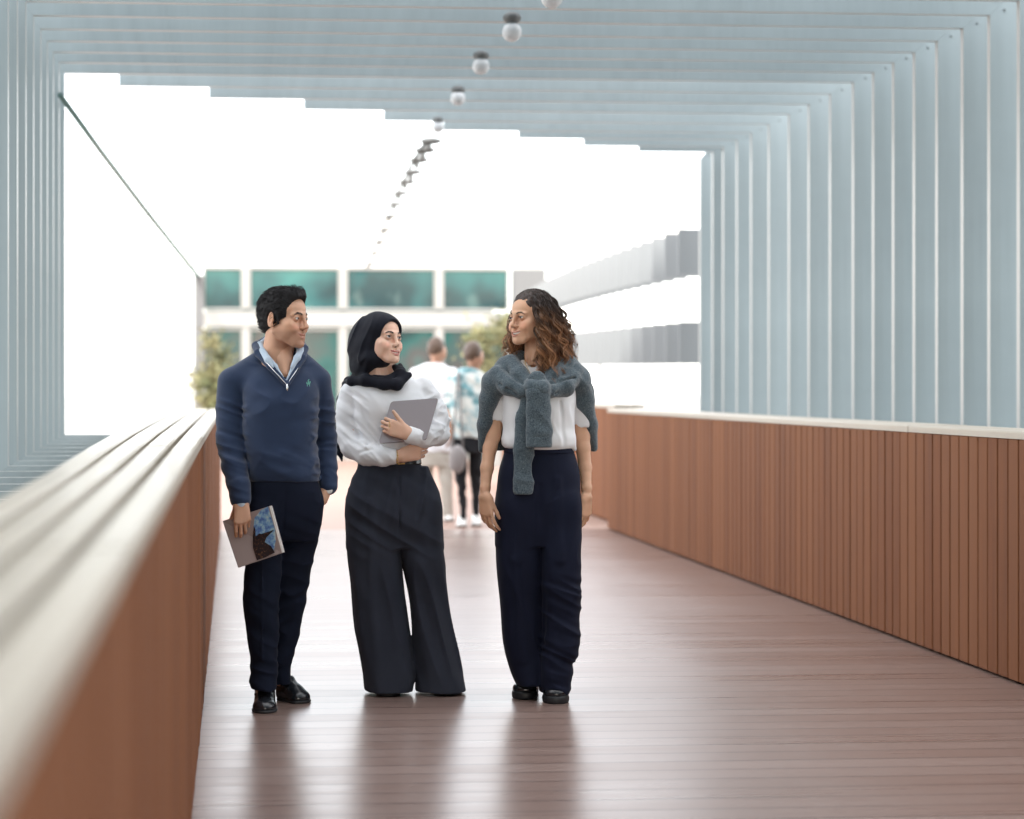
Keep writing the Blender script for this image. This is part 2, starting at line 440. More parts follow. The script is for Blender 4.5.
def portal(y, zb, xcut, label, bolts):
    root = empty('portal_frame', (0, y, 0), label, 'portal frame', 'blade portal frames over the bridge')
    g = .0015; full = xcut is None
    m = MB(); m.v = []; 
    bl = blade_mesh([(XR,zb),(XR,HR),(XR+BD,HR+BD),(XR+BD,zb-BD)]); bl.build('side_blade', M_blade, root)
    if xcut != 'none':
        x0 = XL if full else xcut
        q = [(x0,HR),(XR-g,HR),(XR+BD-g,HR+BD),(x0-(BD if full else 0),HR+BD)]
        if full: q = [(XL+g,HR),(XR-g,HR),(XR+BD-g,HR+BD),(XL-BD+g,HR+BD)]
        blade_mesh(q).build('roof_blade', M_blade, root)
    blade_mesh([(XR-g,zb),(3.76,zb),(3.76,zb-BD),(XR+BD-g,zb-BD)]).build('sill_blade', M_blade, root)
    if full:
        blade_mesh([(XL,zb),(XL,HR),(XL-BD,HR+BD),(XL-BD,zb-BD)]).build('side_blade', M_blade, root)
        xin = xo_left(y)+.0
        blade_mesh([(XL+g,zb),(xin-.005,zb),(xin-.005,zb-BD),(XL-BD+g,zb-BD)]).build('sill_blade', M_blade, root)
    if bolts:
        cs = [(XR,1)]+([(XL,-1)] if full else [])
        for cx, sg in cs:
            for dx, dz in ((.03,.085),(.085,.03)):
                b = MB(); b.ball((cx+sg*dx, -.004, HR+dz), (.008,.006,.008), 8, 5); b.build('bolt', M_bolt, root)
    return root
def zb_at(y): return CAMZ-(.32+.024*(13.9-y))
ordn = ['first','second','third','fourth','fifth','sixth','seventh','eighth','ninth','tenth']
for i, y in enumerate(vis):
    portal(y, zb_at(y), None, 'full blue-grey blade frame, %s counting from the white opening towards the camera' % ordn[len(vis)-1-i], True)
for i, (y, px) in enumerate(cut):
    xc = 'none' if px is None else float(W(px+4, 80, y)[0])
    if px is None: lb = 'farthest upright blade of the right wall, its sunlit roof blade left out'
    else: lb = 'right-hand blade frame with a roof blade cut off at its shade edge, %s shortest of the stepped ones' % ordn[len(cut)-2-i]
    portal(y, zb_at(14.4), xc, lb.replace('first shortest', 'shortest'), True)
for i, y in enumerate(near):
    zb = max(zb_at(y), .55)
    portal(y, zb, None, 'blue-grey blade frame of the run nearest the camera, %d frames before the seventh full frame' % (i+1) if i < 4 else 'blue-grey blade frame of the near run, outside the picture', i < 4)

# ================================================================ globe lamps
def globe(p, drop, r, label, wire=False, tilt=0.):
    root = empty('globe_lamp', p, label, 'lamp', 'globe lamps along the roof')
    root.rotation_euler = (0, tilt, 0)
    m = MB(); m.ball((0,0,.0), (r*.95,r*.95,r*.62), 20, 8); m.tube([(0,0,.03),(0,0,-drop+r*.5)], r*.22, 8); m.build('bracket', M_lampcap, root, True)
    m = MB(); m.ball((0,0,-drop), r, 24, 16); m.build('globe', M_globe, root, True)
for i, (px, py, y) in enumerate([(552,-3,10.15),(512,32,11.57),(481,66,12.9),(458,98,14.4),(438,127,16.05)]):
    x = W(px, py, y)[0]; r = [.058,.058,.056,.054,.05][i]
    z = W(px, py, y)[2]
    globe((x, y, HR-.012), HR-.012-z, r, ['white globe lamp half out of the top edge of the picture','white globe lamp under the roof blades, second from the top edge of the picture','white globe lamp third from the top edge under the roof blades','white globe lamp fourth from the top edge under the roof blades','white globe lamp where the roof blades end and the white opening begins'][i])
wire_pts = []
far = [(431,141,17.3),(425,150,18.2),(419,160,19.2),(413,172,20.4),(407,182,21.7),(401,193,23.),(396,204,24.5),(391,216,26),(386,229,27.8),(381,241,30),(376,252,32.3),(371,263,34.8)]
for i, (px, py, y) in enumerate(far):
    p = W(px, py, y); wire_pts.append(p)
    root = empty('globe_lamp', p, 'small dark lamp bracket strung across the white opening, %s from the roof end' % (ordn+['eleventh','twelfth'])[i], 'lamp', 'lamp brackets strung towards the glazed building')
    m = MB(); m.ball((0,0,-.0), (.10,.07,.032), 12, 6); m.tube([(-.04,0,0),(-.10,0,-.09)], .02, 6); m.build('bracket', M_lampcap, root, True)
    m = MB(); m.ball((-.02,0,-.055), .03, 12, 8); m.build('globe', M_lampcap, root, True)
m = MB(); m.tube([np.array((W(438,127,16.05)[0],18.5-2.45,HR-.01))]+[p+np.array((0,0,.02)) for p in wire_pts]+[W(366,268,35.95)], .0035, 5)
tag(m.build('lamp_wire', M_white), 'thin pale wire that carries the small lamp brackets to the glazed building', 'wire')
m = MB(); m.tube([W(60,95,13.2), W(100,150,16.2), W(147,212,21.5), W(197,275,35.9)], [.02,.026,.034,.05], 6)
tag(m.build('edge_cable', M_steel, None, True), 'dark thin cable slanting down across the left of the white opening', 'cable')

# ================================================================ far right shade bands, built as slats
M_shade_slat = mat('shade_grey', (.20,.215,.225), .6)  # shade bands on the sunlit wall blades, built as grey slats
def band(y0, y1, n, zlo, zhi, label, x=4.34):
    root = empty('shade_band', (x, y0, 0), label, 'shade band', 'slat rows standing in for shade bands beyond the right wall')
    rail = MB(); 
    for i in range(n):
        t = i/(n-1); y = y0+(y1-y0)*t; xx = x+.045*max(0,(y-20))*0.9*(y-20)/12.
        b = MB(); b.box((xx-x, y-y0, zlo(t)), (xx-x+.36, y-y0+.03, zhi(t))); b.build('shade_slat', M_shade_slat, root)
    # added slim posts carry the stand-in slats
    for t in (0., .5, 1.):
        y = y0+(y1-y0)*t; xx = x+.045*max(0,(y-20))*0.9*(y-20)/12.
        b = MB(); b.box((xx-x+.362, y-y0-.01, 0), (xx-x+.40, y-y0+.03, zhi(t))); b.build('post', M_white, root)
band(19.35, 33.5, 24, lambda t: 2.42+.14*t, lambda t: 2.86+.10*t, 'upper row of short grey upright slats standing in for a shade band behind the right wall')
band(19.35, 33.5, 24, lambda t: 1.54+.13*t, lambda t: 1.95+.18*t, 'lower row of short grey upright slats standing in for a shade band, level with the curly-haired woman', 4.35)

# ================================================================ glazed building
YB = 36.
def BX(px): return float(W(px, 300, YB)[0])
def BZ(py): return float(W(350, py, YB)[2])
bld = empty('glazed_building', (0, YB, 0), 'low building with a white-framed teal glass front at the end of the bridge', 'building')
M_fac = mat('facade_frame', (.27,.272,.265), .6)
M_grey = mat('facade_grey', (.13,.135,.14), .7)
M_pane = mat('tinted_glass', (.05,.2,.19), .15, 0, .3)
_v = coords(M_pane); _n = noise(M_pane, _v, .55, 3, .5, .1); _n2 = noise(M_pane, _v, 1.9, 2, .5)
c1 = ramp(M_pane, _n, [(.36,(.010,.034,.040)),(.44,(.018,.075,.080)),(.56,(.028,.125,.120)),(.68,(.075,.20,.185))])  # blotches stand in for reflections, painted into the glass colour
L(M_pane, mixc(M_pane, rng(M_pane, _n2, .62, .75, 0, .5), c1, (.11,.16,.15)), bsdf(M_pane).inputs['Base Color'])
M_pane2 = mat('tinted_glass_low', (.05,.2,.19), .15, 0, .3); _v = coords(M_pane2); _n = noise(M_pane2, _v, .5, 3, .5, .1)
L(M_pane2, ramp(M_pane2, _n, [(.36,(.010,.028,.030)),(.46,(.020,.075,.072)),(.55,(.065,.06,.06)),(.66,(.035,.13,.125))]), bsdf(M_pane2).inputs['Base Color'])  # reflections and dark interior shapes painted as blotches in the low panes
m = MB(); m.box((BX(203)-.35,.02,-.3),(BX(512)+.02,.02+.25,BZ(456))); m.build('base_wall', M_fac, bld)
m = MB(); m.box((BX(203)-.35,.02,BZ(267)),(BX(512)+3.2,.3,BZ(267)+.9)); m.build('fascia', M_white, bld)
m = MB(); m.box((BX(513),.015,-.3),(BX(546),.25,BZ(268)-.004)); m.build('side_wall', M_grey, bld)
m = MB(); m.box((BX(194),-.12,-.3),(BX(203),.2,BZ(276))); m.build('corner_column', M_grey, bld)
cols = [203,246,343,439,512]
for i in range(4):
    for r_, (pa, pb) in enumerate(((268,310),(329,456))):
        xa, xb = BX(cols[i])+(.057 if i else 0), BX(cols[i+1])-.057
        f = MB(); za, zb_ = BZ(pb), BZ(pa); t = .035
        f.box((xa,.0,za),(xa+t,.09,zb_)); f.box((xb-t,.0,za),(xb,.09,zb_)); f.box((xa+t,.0,za),(xb-t,.09,za+t)); f.box((xa+t,.0,zb_-t),(xb-t,.09,zb_))
        wf = f.build('window', M_fac, bld)
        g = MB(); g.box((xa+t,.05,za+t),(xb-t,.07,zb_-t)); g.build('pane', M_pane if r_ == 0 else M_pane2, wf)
for c in cols[1:4]:
    m = MB(); m.box((BX(c)-.055,-.06,BZ(456)+.003),(BX(c)+.055,.19,BZ(327)-.003)); m.box((BX(c)-.055,-.06,BZ(309)),(BX(c)+.055,.19,BZ(267)-.003)); m.build('mullion', M_fac, bld)
m = MB(); m.box((BX(203)+.003,-.08,BZ(327)),(BX(512),.18,BZ(312))); m.build('transom', M_fac, bld)
m = MB(); m.box((BX(203),2.6,-.3),(BX(512),2.7,BZ(267))); m.build('inner_wall', mat('inside_wall', (.12,.16,.15), .9), bld)

# ================================================================ shrubs by the glass front
M_leafy = mat('yellow_green_leaf', (.25,.25,.10), .55); _v = coords(M_leafy)
L(M_leafy, mixc(M_leafy, rng(M_leafy, noise(M_leafy, _v, 3., 3), .35, .65), (.07,.09,.035), (.25,.235,.12)), bsdf(M_leafy).inputs['Base Color'])
M_bark = mat('bark', (.12,.09,.06), .9)
def shrub(name, x, y, z0, h, rad, n, label, cat, seed, pot=True):
    q = random.Random(seed); root = empty(name, (x,y,z0), label, cat)
    t = MB(); tips = []
    for i in range(9):
        a = q.uniform(0, 6.28); rr = q.uniform(.2,1)*rad; z = q.uniform(.35,.95)*h
        p = [(0,0,.02),(rr*.2*math.cos(a),rr*.2*math.sin(a),z*.4),(rr*math.cos(a),rr*math.sin(a),z)]
        t.tube(p, [.03,.02,.008], 6); tips.append(p[2])
    t.build('trunk', M_bark, root, True)
    c = MB()
    for i in range(n):
        b = q.choice(tips); d = q.gauss(0,.12), q.gauss(0,.12), q.gauss(0,.14)
        p = np.array(b)+np.array(d)*(rad/.35); s = q.uniform(.03,.075)
        u = np.array([q.gauss(0,1) for _ in range(3)]); u /= np.linalg.norm(u); v = np.cross(u, [q.gauss(0,1) for _ in range(3)]); v /= np.linalg.norm(v)+1e-6
        c.add([p-u*s, p+v*s*.45, p+u*s, p-v*s*.45], [(0,1,2,3)])
    c.build('crown', M_leafy, root)
    if pot:
        m = MB(); m.tube([(0,0,-.42),(0,0,-.02)], [.2,.26], 16); m.build('pot', M_fac, root)
shrub('potted_shrub', W(212,360,33)[0], 33., .42, 1.75, .27, 1500, 'yellow-green potted shrub at the left end of the glass front', 'shrub', 1)
shrub('young_tree', W(490,350,33)[0], 33., .42, 2.0, .40, 2400, 'pale yellow-green young tree before the glass between the far people and the curly-haired woman', 'tree', 5)
# ================================================================ people: head
mm = .001
def skin_mat(name, col, rough=.48):
    m = mat(name, col, rough, 0, .4); a = attr(m); v = coords(m)
    n = noise(m, v, 90, 3, .6); n2 = noise(m, v, 14, 3, .5)
    c = mixc(m, rng(m, n2, .35, .7, 0, .25), a, tuple(min(1, x*q) for x, q in zip(col, (1.12,.9,.85))))
    L(m, c, bsdf(m).inputs['Base Color']); bsdf(m).inputs['Subsurface Weight'].default_value = .12
    bsdf(m).inputs['Subsurface Radius'].default_value = (1.,.35,.2); bsdf(m).inputs['Subsurface Scale'].default_value = .006
    bump(m, n, .15, .0015); return m
M_eye = mat('eye', (.8,.8,.8), .08, 0, .6); L(M_eye, attr(M_eye), bsdf(M_eye).inputs['Base Color'])
M_teeth = mat('teeth', (.78,.75,.68), .25)
M_lash = mat('lash', (.012,.010,.010), .7)

def make_head(p, h=.0020):
    """head in its own frame: face towards -y, origin between the ears at eye height. returns field, colours, feature curves"""
    g = lambda k, d: p.get(k, d)
    fw = g('fw', 1.); jw = g('jw', 1.); V = Vol((-.1,-.135,-.19), (.1,.125,.125), h)
    def E(c, r, k=12, mode='u', M=None): V.ell(np.array(c)*mm, np.array(r)*mm, k*mm, mode, M)
    def C(a, b, ra, rb=None, k=10, mode='u', sq=None): V.cap(np.array(a)*mm, np.array(b)*mm, ra*mm, (ra if rb is None else rb)*mm, k*mm, mode, sq)
    E((0,13,32), (74*fw,91,82), 5)
    E((0,-28,34), (61*fw,58,50), 16)
    E((0,-28,-22), (62*fw,52,58), 18)
    for s in (-1,1):
        C((s*50*jw*fw,-2,-52), (s*22*jw,-66,-95+g('chin',0)), 17, 14, 20)            # jaw line
        E((s*43*fw,-56,-24), (22,20,17), 18)                                   # cheekbone
        E((s*(30+g('cheek',0)),-72,-42), (16+g('cheek',0),14,16), 20)         # apple of the cheek
        C((s*10,-86,17), (s*44,-72,15), 7.5, 6, 12)                             # brow ridge
    E((0,-58,-76), (38*jw,34,30), 16)
    E((0,-78,-98+g('chin',0)), (17*jw,15,14), 14)                             # chin
    E((0,-68+g('ulf',0),-62), (30,21,24), 14)                                            # mouth mound
    for s in (-1,1):
        E((s*48*fw,-30,-48), (15*jw,36,36), 16)
        E((s*31,-99.5,-1), (17,15,12), 12, 's')                                   # socket
        E((s*31,-73.5,0), (14.6,14.6,14.6), 3)                                  # lids
    # nose
    nl = g('nose', 0); nw = g('nosew', 1.)
    C((0,-86,14), (0,-102-nl,-26), 7, 7.5, 12)
    E((0,-104-nl,-32), (9.5*nw,9,8), 8)
    for s in (-1,1):
        E((s*11*nw,-93,-36), (7.5*nw,10,6.5), 6)
        E((s*6.5*nw,-98-nl,-41.5), (3.4,5,3.2), 2.5, 's')
    C((0,-96,-38), (0,-92,-50), 5, 6, 6)
    # mouth: arc with raised corners
    sm = g('smile', 1.); lw = g('lipw', 32)*1.; op = g('open', 3.2)
    def arc(x, z0, bend): return z0+bend*(x/lw)**2
    def my(x): return -90+11.0*(abs(x)/lw)**2*1.6
    xs = np.linspace(-lw, lw, 9)
    ul = [(x, my(x)-1.2+g('ulf',0), arc(x, -60.8, 5.5*sm)-(1.2 if abs(x) < 3 else 0)) for x in xs]
    ll = [(x*.92, my(x)-1.+g('ulf',0), arc(x, -74.3-(op-1)*.35, 17*sm)) for x in xs]
    ru = [1.6+2.3*g('lip',1.)*(1-(abs(x)/lw)**2)**.7 for x in xs]; rl = [1.6+3.2*g('lip',1.)*(1-(abs(x)/lw)**2)**.6 for x in xs]
    for i in range(8):
        C(ul[i], ul[i+1], ru[i], ru[i+1], 3); C(ll[i], ll[i+1], rl[i], rl[i+1], 3)
    ml = [(x*.9, my(x)-3+g('ulf',0), arc(x, -67.4, 10.5*sm)) for x in xs]; ro = [max(.9, op*(1-(abs(x)/lw)**2)**.6) for x in xs]
    for i in range(8):
        C(ml[i], ml[i+1], ro[i], ro[i+1], 1.5, 's')
        q1 = (ml[i][0]*.95, ml[i][1]+8, ml[i][2]); q2 = (ml[i+1][0]*.95, ml[i+1][1]+8, ml[i+1][2]); C(q1, q2, ro[i], ro[i+1], 1.5, 's')
    for s in (-1,1):       # smile fold
        pts = [(s*15,-99,-36), (s*26,-92,-47), (s*(lw+8),-82,-60), (s*(lw+7),-78,-68)]
        for i in range(3): C(pts[i], pts[i+1], .7, .7, 7, 's')
    E((0,-99,-83+g('chin',0)*.5), (14,6,4), 6, 's')                           # crease under the lip
    # eye openings
    eo = g('eye', 4.6)
    for s in (-1,1):
        E((s*31,-89,-.5), (13.2,12,eo), 1.2, 's', roty(s*-.10))
        pts = [(s*(31+x), -73.5-math.sqrt(max(15.2**2-x*x-(6.8-.03*x*x)**2, 20)), 6.8-.03*x*x) for x in (-11,-6,0,6,11)]
        for i in range(4): C(pts[i], pts[i+1], .7, .7, 1.2, 's')
    # ears
    for s in (-1,1):
        Mr = rotz(s*.35) @ rotx(.18)
        E((s*77*fw,10,-8), (6.5,17,30), 5, 'u', Mr); E((s*84*fw,6,-2), (7,9,18), 3, 's', Mr); E((s*79*fw,3,-30), (5,8,9), 4)
        E((s*80*fw,-3,-10), (4,4,6), 2.5)
    # neck
    nr = g('neck', 54)
    C((0,20,-55), (0,36,-185), nr*.92, nr*1.02, 16, 'u')
    for s in (-1,1): C((s*44,18,-50), (s*22,-10,-172), 8, 7, 14)
    if g('adam', 0): E((0,-34,-128), (8,8,12), 10)
    return V, dict(ul=ul, ll=ll, ru=ru, rl=rl, ml=ml, lw=lw)

def head_colours(V, p, cur):
    skin = np.array(p['skin'])
    def col(P):
        Q = P/mm; c = np.tile(skin, (len(P),1)).astype(float)
        def blend(t, w):
            w = np.clip(w, 0, 1)[:,None]; c[:] = c*(1-w)+np.array(t)*w
        fr = Q[:,1] < -45
        for s in (-1,1):
            d = np.sqrt(((Q[:,0]-s*42)/22)**2+((Q[:,2]+34)/18)**2); blend(skin*np.array((1.12,.82,.78)), (1-d)*fr*.8)
            d = np.sqrt(((Q[:,0]-s*31)/19)**2+((Q[:,2]+3)/12)**2); blend(skin*np.array(p.get('lid',(.78,.70,.70))), (1.15-d)*1.6*fr)
        if p.get('stubble', 0):
            b = np.clip((-40-Q[:,2]+.0*Q[:,0])/16, 0, 1)*np.clip((Q[:,2]+128)/14, 0, 1)*np.clip((20-Q[:,1])/20, 0, 1)
            b2 = np.clip((np.abs(Q[:,0])-36)/18, 0, 1)*np.clip((6-Q[:,2])/25, 0, 1)*np.clip((-6-Q[:,1])/-1, 0, 1)*0
            blend(skin*np.array((.50,.46,.46)), (b+b2)*p['stubble'])
        for A, rr in ((cur['ul'], cur['ru']), (cur['ll'], cur['rl'])):
            A = np.array(A); best = np.full(len(Q), 9.)
            for i in range(len(A)-1):
                v = A[i+1]-A[i]; t = np.clip(((Q-A[i])@v)/(v@v), 0, 1); d = np.linalg.norm(Q-A[i]-t[:,None]*v, axis=1)-(rr[i]+(rr[i+1]-rr[i])*t)
                best = np.minimum(best, d)
            blend(p['lipc'], (1.6-best)/1.4)
        A = np.array(cur['ml']); d = np.sqrt((Q[:,0]/cur['lw'])**2+((Q[:,2]+66)/9)**2)   # inside of the mouth
        blend((.10,.025,.02), ((Q[:,1] > -90) & (Q[:,1] < -60) & (d < .9) & (Q[:,1] > -88+p.get('ulf',0)+9*(Q[:,0]/cur['lw'])**2+3))*1.)
        for s in (-1,1):
            d = np.sqrt(((Q[:,0]-s*6.5)/4)**2+((Q[:,2]+44)/3.5)**2); blend(skin*.25, (1.1-d)*2*(Q[:,1] > -112)*(Q[:,1] < -90))
        return c
    return col

def head_parts(p, T, body_parent, V):
    """eyes, brows, lashes, teeth; T = transform of points in metres"""
    g = lambda k, d: p.get(k, d)
    gz = np.array(p.get('gaze', (0,-1,0)), float); gz /= np.linalg.norm(gz)
    for s in (-1,1):
        b = MB(); c0 = np.array((s*31,-73.5,0))*mm; r = 13.4*mm
        n1, n2 = 24, 28; a = np.cross(gz, (0,0,1.)); a /= np.linalg.norm(a); u = np.cross(a, gz); v = []; f = []; cc = []
        for i in range(n1+1):
            ph = math.pi*i/n1
            for k in range(n2):
                t = 2*math.pi*k/n2; q = c0+r*(math.cos(ph)*gz+math.sin(ph)*(math.cos(t)*a+math.sin(t)*u)); v.append(q)
                rr = math.sin(ph)*r*1000 if ph < 1.5 else 99
                cc.append((.004,.004,.004) if rr < 2.3 else (p.get('iris',(.05,.022,.01)) if rr < 5.9 else (.62,.58,.55)))
        for i in range(n1):
            for k in range(n2):
                j = (k+1) % n2; f.append((i*n2+k,(i+1)*n2+k,(i+1)*n2+j,i*n2+j))
        mesh_obj('eye', T(np.array(v)), f, M_eye, body_parent, np.array(cc))
        # upper lash line along the lid
        b = MB(); pts = []
        eo = g('eye', 4.6)
        for x in np.linspace(-12.6, 12.6, 9):
            z = -.5+eo*math.sqrt(max(0, 1-(x/13.2)**2))+x*s*.10+.3
            pts.append((s*31+x, -73.5-math.sqrt(max(14.9**2-x*x-z*z, 9)), z))
        P = T(np.array(pts)*mm); b.tube(P, [q*mm for q in [.3,.7,.9,1.,1.,1.,.9,.8,.5]] if p.get('lash', 0) else .45*mm, 6)
        if p.get('lash', 0):
            for i, x in enumerate(np.linspace(-11, 12.5, 14)):
                xx = x*s; z = -.5+eo*math.sqrt(max(0, 1-(xx/13.2)**2))+xx*s*.10+.3; y = -73.5-math.sqrt(max(14.9**2-xx*xx-z*z, 9))
                e = np.array([(s*31+xx, y, z), (s*31+xx*1.12, y-3.5, z+1.5), (s*31+xx*1.22, y-6, z+4.5)])*mm; b.tube(T(e), [.35*mm,.25*mm,.1*mm], 4)
        b.build('lashes', M_lash, body_parent, True)
        # brow of short hairs laid on the skin
        b = MB(); bt = g('brow', 1.); q = random.Random(11)
        for i in range(int(150*bt)):
            t = q.random(); x = 11+31*t; z = 14.5+g('browz',0)+6.5*math.sin(min(1, t*1.2)*math.pi*.6)-3.0*max(0, t-.62)*4.5; wd = 3.0*bt*(1-.6*t**2)*(.6+.4*min(1, t*6))
            z += q.uniform(-wd, wd); ln = q.uniform(3,6); a = .75-t*.95+q.uniform(-.2,.2)
            e = []
            for k in (0,.5,1):
                xx, zz = s*(x+ln*k*math.cos(a)), z+ln*k*math.sin(a); e.append((xx*mm, V.front(xx*mm, zz*mm, .7*mm+.4*mm*k), zz*mm))
            b.tube(T(np.array(e)), [.5*mm,.45*mm,.15*mm], 4, cap=False)
        b.build('eyebrow', p['browm'], body_parent, True)
    if g('open', 3.2) > 1.5:
        lw = g('lipw', 32); b = MB(); xs = np.linspace(-lw*.8, lw*.8, 17); sm = g('smile', 1.)
        v = []; f = []
        for x in xs:
            y = -88.1+g('ulf',0)+11.0*(abs(x)/lw)**2*1.6+2.2*(abs(x)/lw)**2; z = -66.8+7.5*sm*(x/lw)**2; o = .35*abs(math.sin(x*.42))
            v += [(x,y+1,z+5.5),(x,y-.2+o,z+1.5),(x,y+o,z-2.4),(x,y+2,z-2.8)]
        for i in range(16):
            for k in range(3): f.append((i*4+k, i*4+k+1, i*4+k+5, i*4+k+4))
        mesh_obj('teeth', T(np.array(v)*mm), f, M_teeth, body_parent)

def hair_strands(name, paths, rad, m, parent, T=None, n=3, cols=None):
    """many tapering strands as one mesh. paths: list of (k,3) arrays"""
    VV = []; FF = []; CC = []; off = 0
    for si, P in enumerate(paths):
        P = np.asarray(P); P = T(P) if T is not None else P; k = len(P)
        d = np.gradient(P, axis=0); d /= np.linalg.norm(d, axis=1)[:,None]+1e-9
        ref = np.array([.3,-.8,.5]); a = np.cross(d, ref); a /= np.linalg.norm(a, axis=1)[:,None]+1e-9; b = np.cross(d, a)
        t = np.linspace(0,1,k); r = rad*(1-.75*t**3)*(.55+.45*np.minimum(1, t*6))
        ang = 2*np.pi*np.arange(n)/n
        V = P[:,None,:]+r[:,None,None]*(np.cos(ang)[None,:,None]*a[:,None,:]+np.sin(ang)[None,:,None]*b[:,None,:])
        VV.append(V.reshape(-1,3)); i = np.arange(k-1)[:,None]; j = np.arange(n)[None,:]; jj = (j+1) % n
        q = np.stack([i*n+j, i*n+jj, (i+1)*n+jj, (i+1)*n+j], -1).reshape(-1,4)+off; FF.append(q); off += k*n
        if cols is not None: CC.append(np.repeat(cols(si, t), n, axis=0))
    return mesh_obj(name, np.concatenate(VV), np.concatenate(FF), m, parent, np.concatenate(CC) if cols is not None else None)
def hair_mat(name, col, rough=.38):
    m = mat(name, col, rough, 0, .45); L(m, attr(m), bsdf(m).inputs['Base Color']); v = coords(m); bump(m, noise(m, v, 160, 3, .6), .3, .002); return m
M_hair_b = hair_mat('hair_black', (.012,.011,.012), .6); bsdf(M_hair_b).inputs['Specular IOR Level'].default_value = .18; M_hair_c = hair_mat('hair_curly', (.10,.045,.022), .42)
M_brow_b = mat('brow_black', (.012,.010,.009), .6); M_brow_c = mat('brow_brown', (.035,.018,.01), .6)

def frame(pos, yaw, pitch=0., roll=0., sc=1.):
    """head/prop frame: yaw turns the face from the camera towards picture-right, pitch raises it"""
    M = rotz(yaw) @ rotx(-pitch) @ roty(roll)
    pos = np.asarray(pos, float)
    def T(P): return (np.asarray(P)*sc) @ M.T+pos
    T.M = M; T.pos = pos; T.sc = sc
    T.inv = lambda P: ((np.asarray(P)-pos) @ M)/sc
    return T
# ================================================================ people: bodies and clothes
def cloth(name, a, b=None, rough=.85, weave=900, bs=.15, sheen=.15, mottle=3., spec=.25):
    m = mat(name, a, rough, 0, spec); v = coords(m); b = b or tuple(x*.86 for x in a)
    n = noise(m, v, mottle, 4, .6); n2 = noise(m, v, weave, 2, .6)
    L(m, mixc(m, rng(m, n, .3, .7), b, a), bsdf(m).inputs['Base Color'])
    bsdf(m).inputs['Sheen Weight'].default_value = sheen; bump(m, n2, bs, .0015); return m
M_navy = cloth('navy_knit', (.020,.038,.088), (.015,.029,.068), .8, 700, .25, .25)
M_trn = cloth('navy_wool', (.008,.011,.024), (.006,.009,.019), .8, 800, .15, .02, 3., .10)
M_char = cloth('charcoal_wool', (.036,.041,.058), (.027,.031,.046), .85, 800, .2, .03, 3., .12)
M_ink = cloth('ink_crepe', (.009,.012,.028), (.006,.008,.020), .75, 700, .12, .02, 3., .12)
M_shirtb = cloth('pale_blue_cotton', (.50,.60,.72), None, .7)
M_blouse = cloth('white_cotton', (.80,.81,.84), (.77,.79,.82), .7, 600, .15, .1)
M_tee = cloth('white_jersey', (.82,.83,.85), None, .75, 600, .1, .1)
M_scarf = cloth('black_chiffon', (.007,.008,.015), (.010,.012,.020), .7, 500, .15, .05, 3., .15)
M_leather = mat('black_leather', (.012,.014,.018), .22, 0, .6)
M_sole = mat('black_rubber', (.012,.014,.017), .5)
M_gold = mat('gold', (.75,.50,.20), .25, 1.); M_silver = mat('silver', (.70,.71,.72), .25, 1.)
M_pearl = mat('pearl', (.8,.78,.74), .15)
M_knit = mat('heather_knit', (.10,.15,.17), .95, 0, .2); _v = coords(M_knit)
_a = noise(M_knit, _v, 140, 2, .7); _b = noise(M_knit, _v, 420, 2, .7)
L(M_knit, mixc(M_knit, rng(M_knit, _b, .55, .68), mixc(M_knit, rng(M_knit, _a, .35, .65), (.036,.056,.078), (.090,.122,.140)), (.24,.30,.32)), bsdf(M_knit).inputs['Base Color'])
bsdf(M_knit).inputs['Sheen Weight'].default_value = .4
bump(M_knit, mth(M_knit, 'ADD', _a, _b), .7, .003)

class Fig:
    """a figure whose joints are laid out where the photograph shows them, at distance Y"""
    def __init__(s, px, Y, label, name='person'):
        s.Y = Y; s.o = np.array([W(px, 400, Y)[0], Y, 0.]); s.k = Y/F; s.parts = []
        s.root = empty(name, s.o, label, 'person')
    def P(s, px, py, d=0.): return W(px, py, s.Y-d)-s.o
    def loft(s, V, rows, k=.01, n=2.4, mode='u', soft=False):
        """rows: (py, left px, right px, d centre, depth radius in m)"""
        keys = []
        if soft:
            py, a, b, d, ry = rows[0]; c = (a+b)/2; rows = [(py-34, c+(a-c)*.45, c+(b-c)*.45, d, ry*.45)]+list(rows)
        for py, a, b, d, ry in rows:
            A, B = s.P(a, py, d), s.P(b, py, d); keys.append((A[2], (A[0]+B[0])/2, -d, (B[0]-A[0])/2, ry))
        V.loft(keys, k, mode, n)
    def chain(s, V, pts, k=.01, mode='u', sq=None):
        """pts: (px, py, d, radius in px)"""
        q = [s.P(*p[:3]) for p in pts]; V.chain(q, [p[3]*s.k for p in pts], k, mode, sq)
    def vol(s, x0, x1, y0, y1, d0, d1, h):
        a = s.P(x0, y1, 0); b = s.P(x1, y0, 0)
        return Vol((a[0], -d1, max(a[2], -.02)), (b[0], -d0, b[2]), h)
    def keep(s, V, colour, xf=None, sm=1):
        A, Q = V.mesh(); A = relax(A, Q, sm) if sm else A
        c = colour(A) if callable(colour) else np.tile(np.array(colour), (len(A),1)); s.parts.append((xf(A) if xf else A, Q, c))
    def body(s, m):
        off = 0; VV = []; QQ = []; CC = []
        for V, Q, c in s.parts: VV.append(V); QQ.append(Q+off); CC.append(c); off += len(V)
        return mesh_obj('body', np.concatenate(VV), np.concatenate(QQ), m, s.root, np.concatenate(CC))

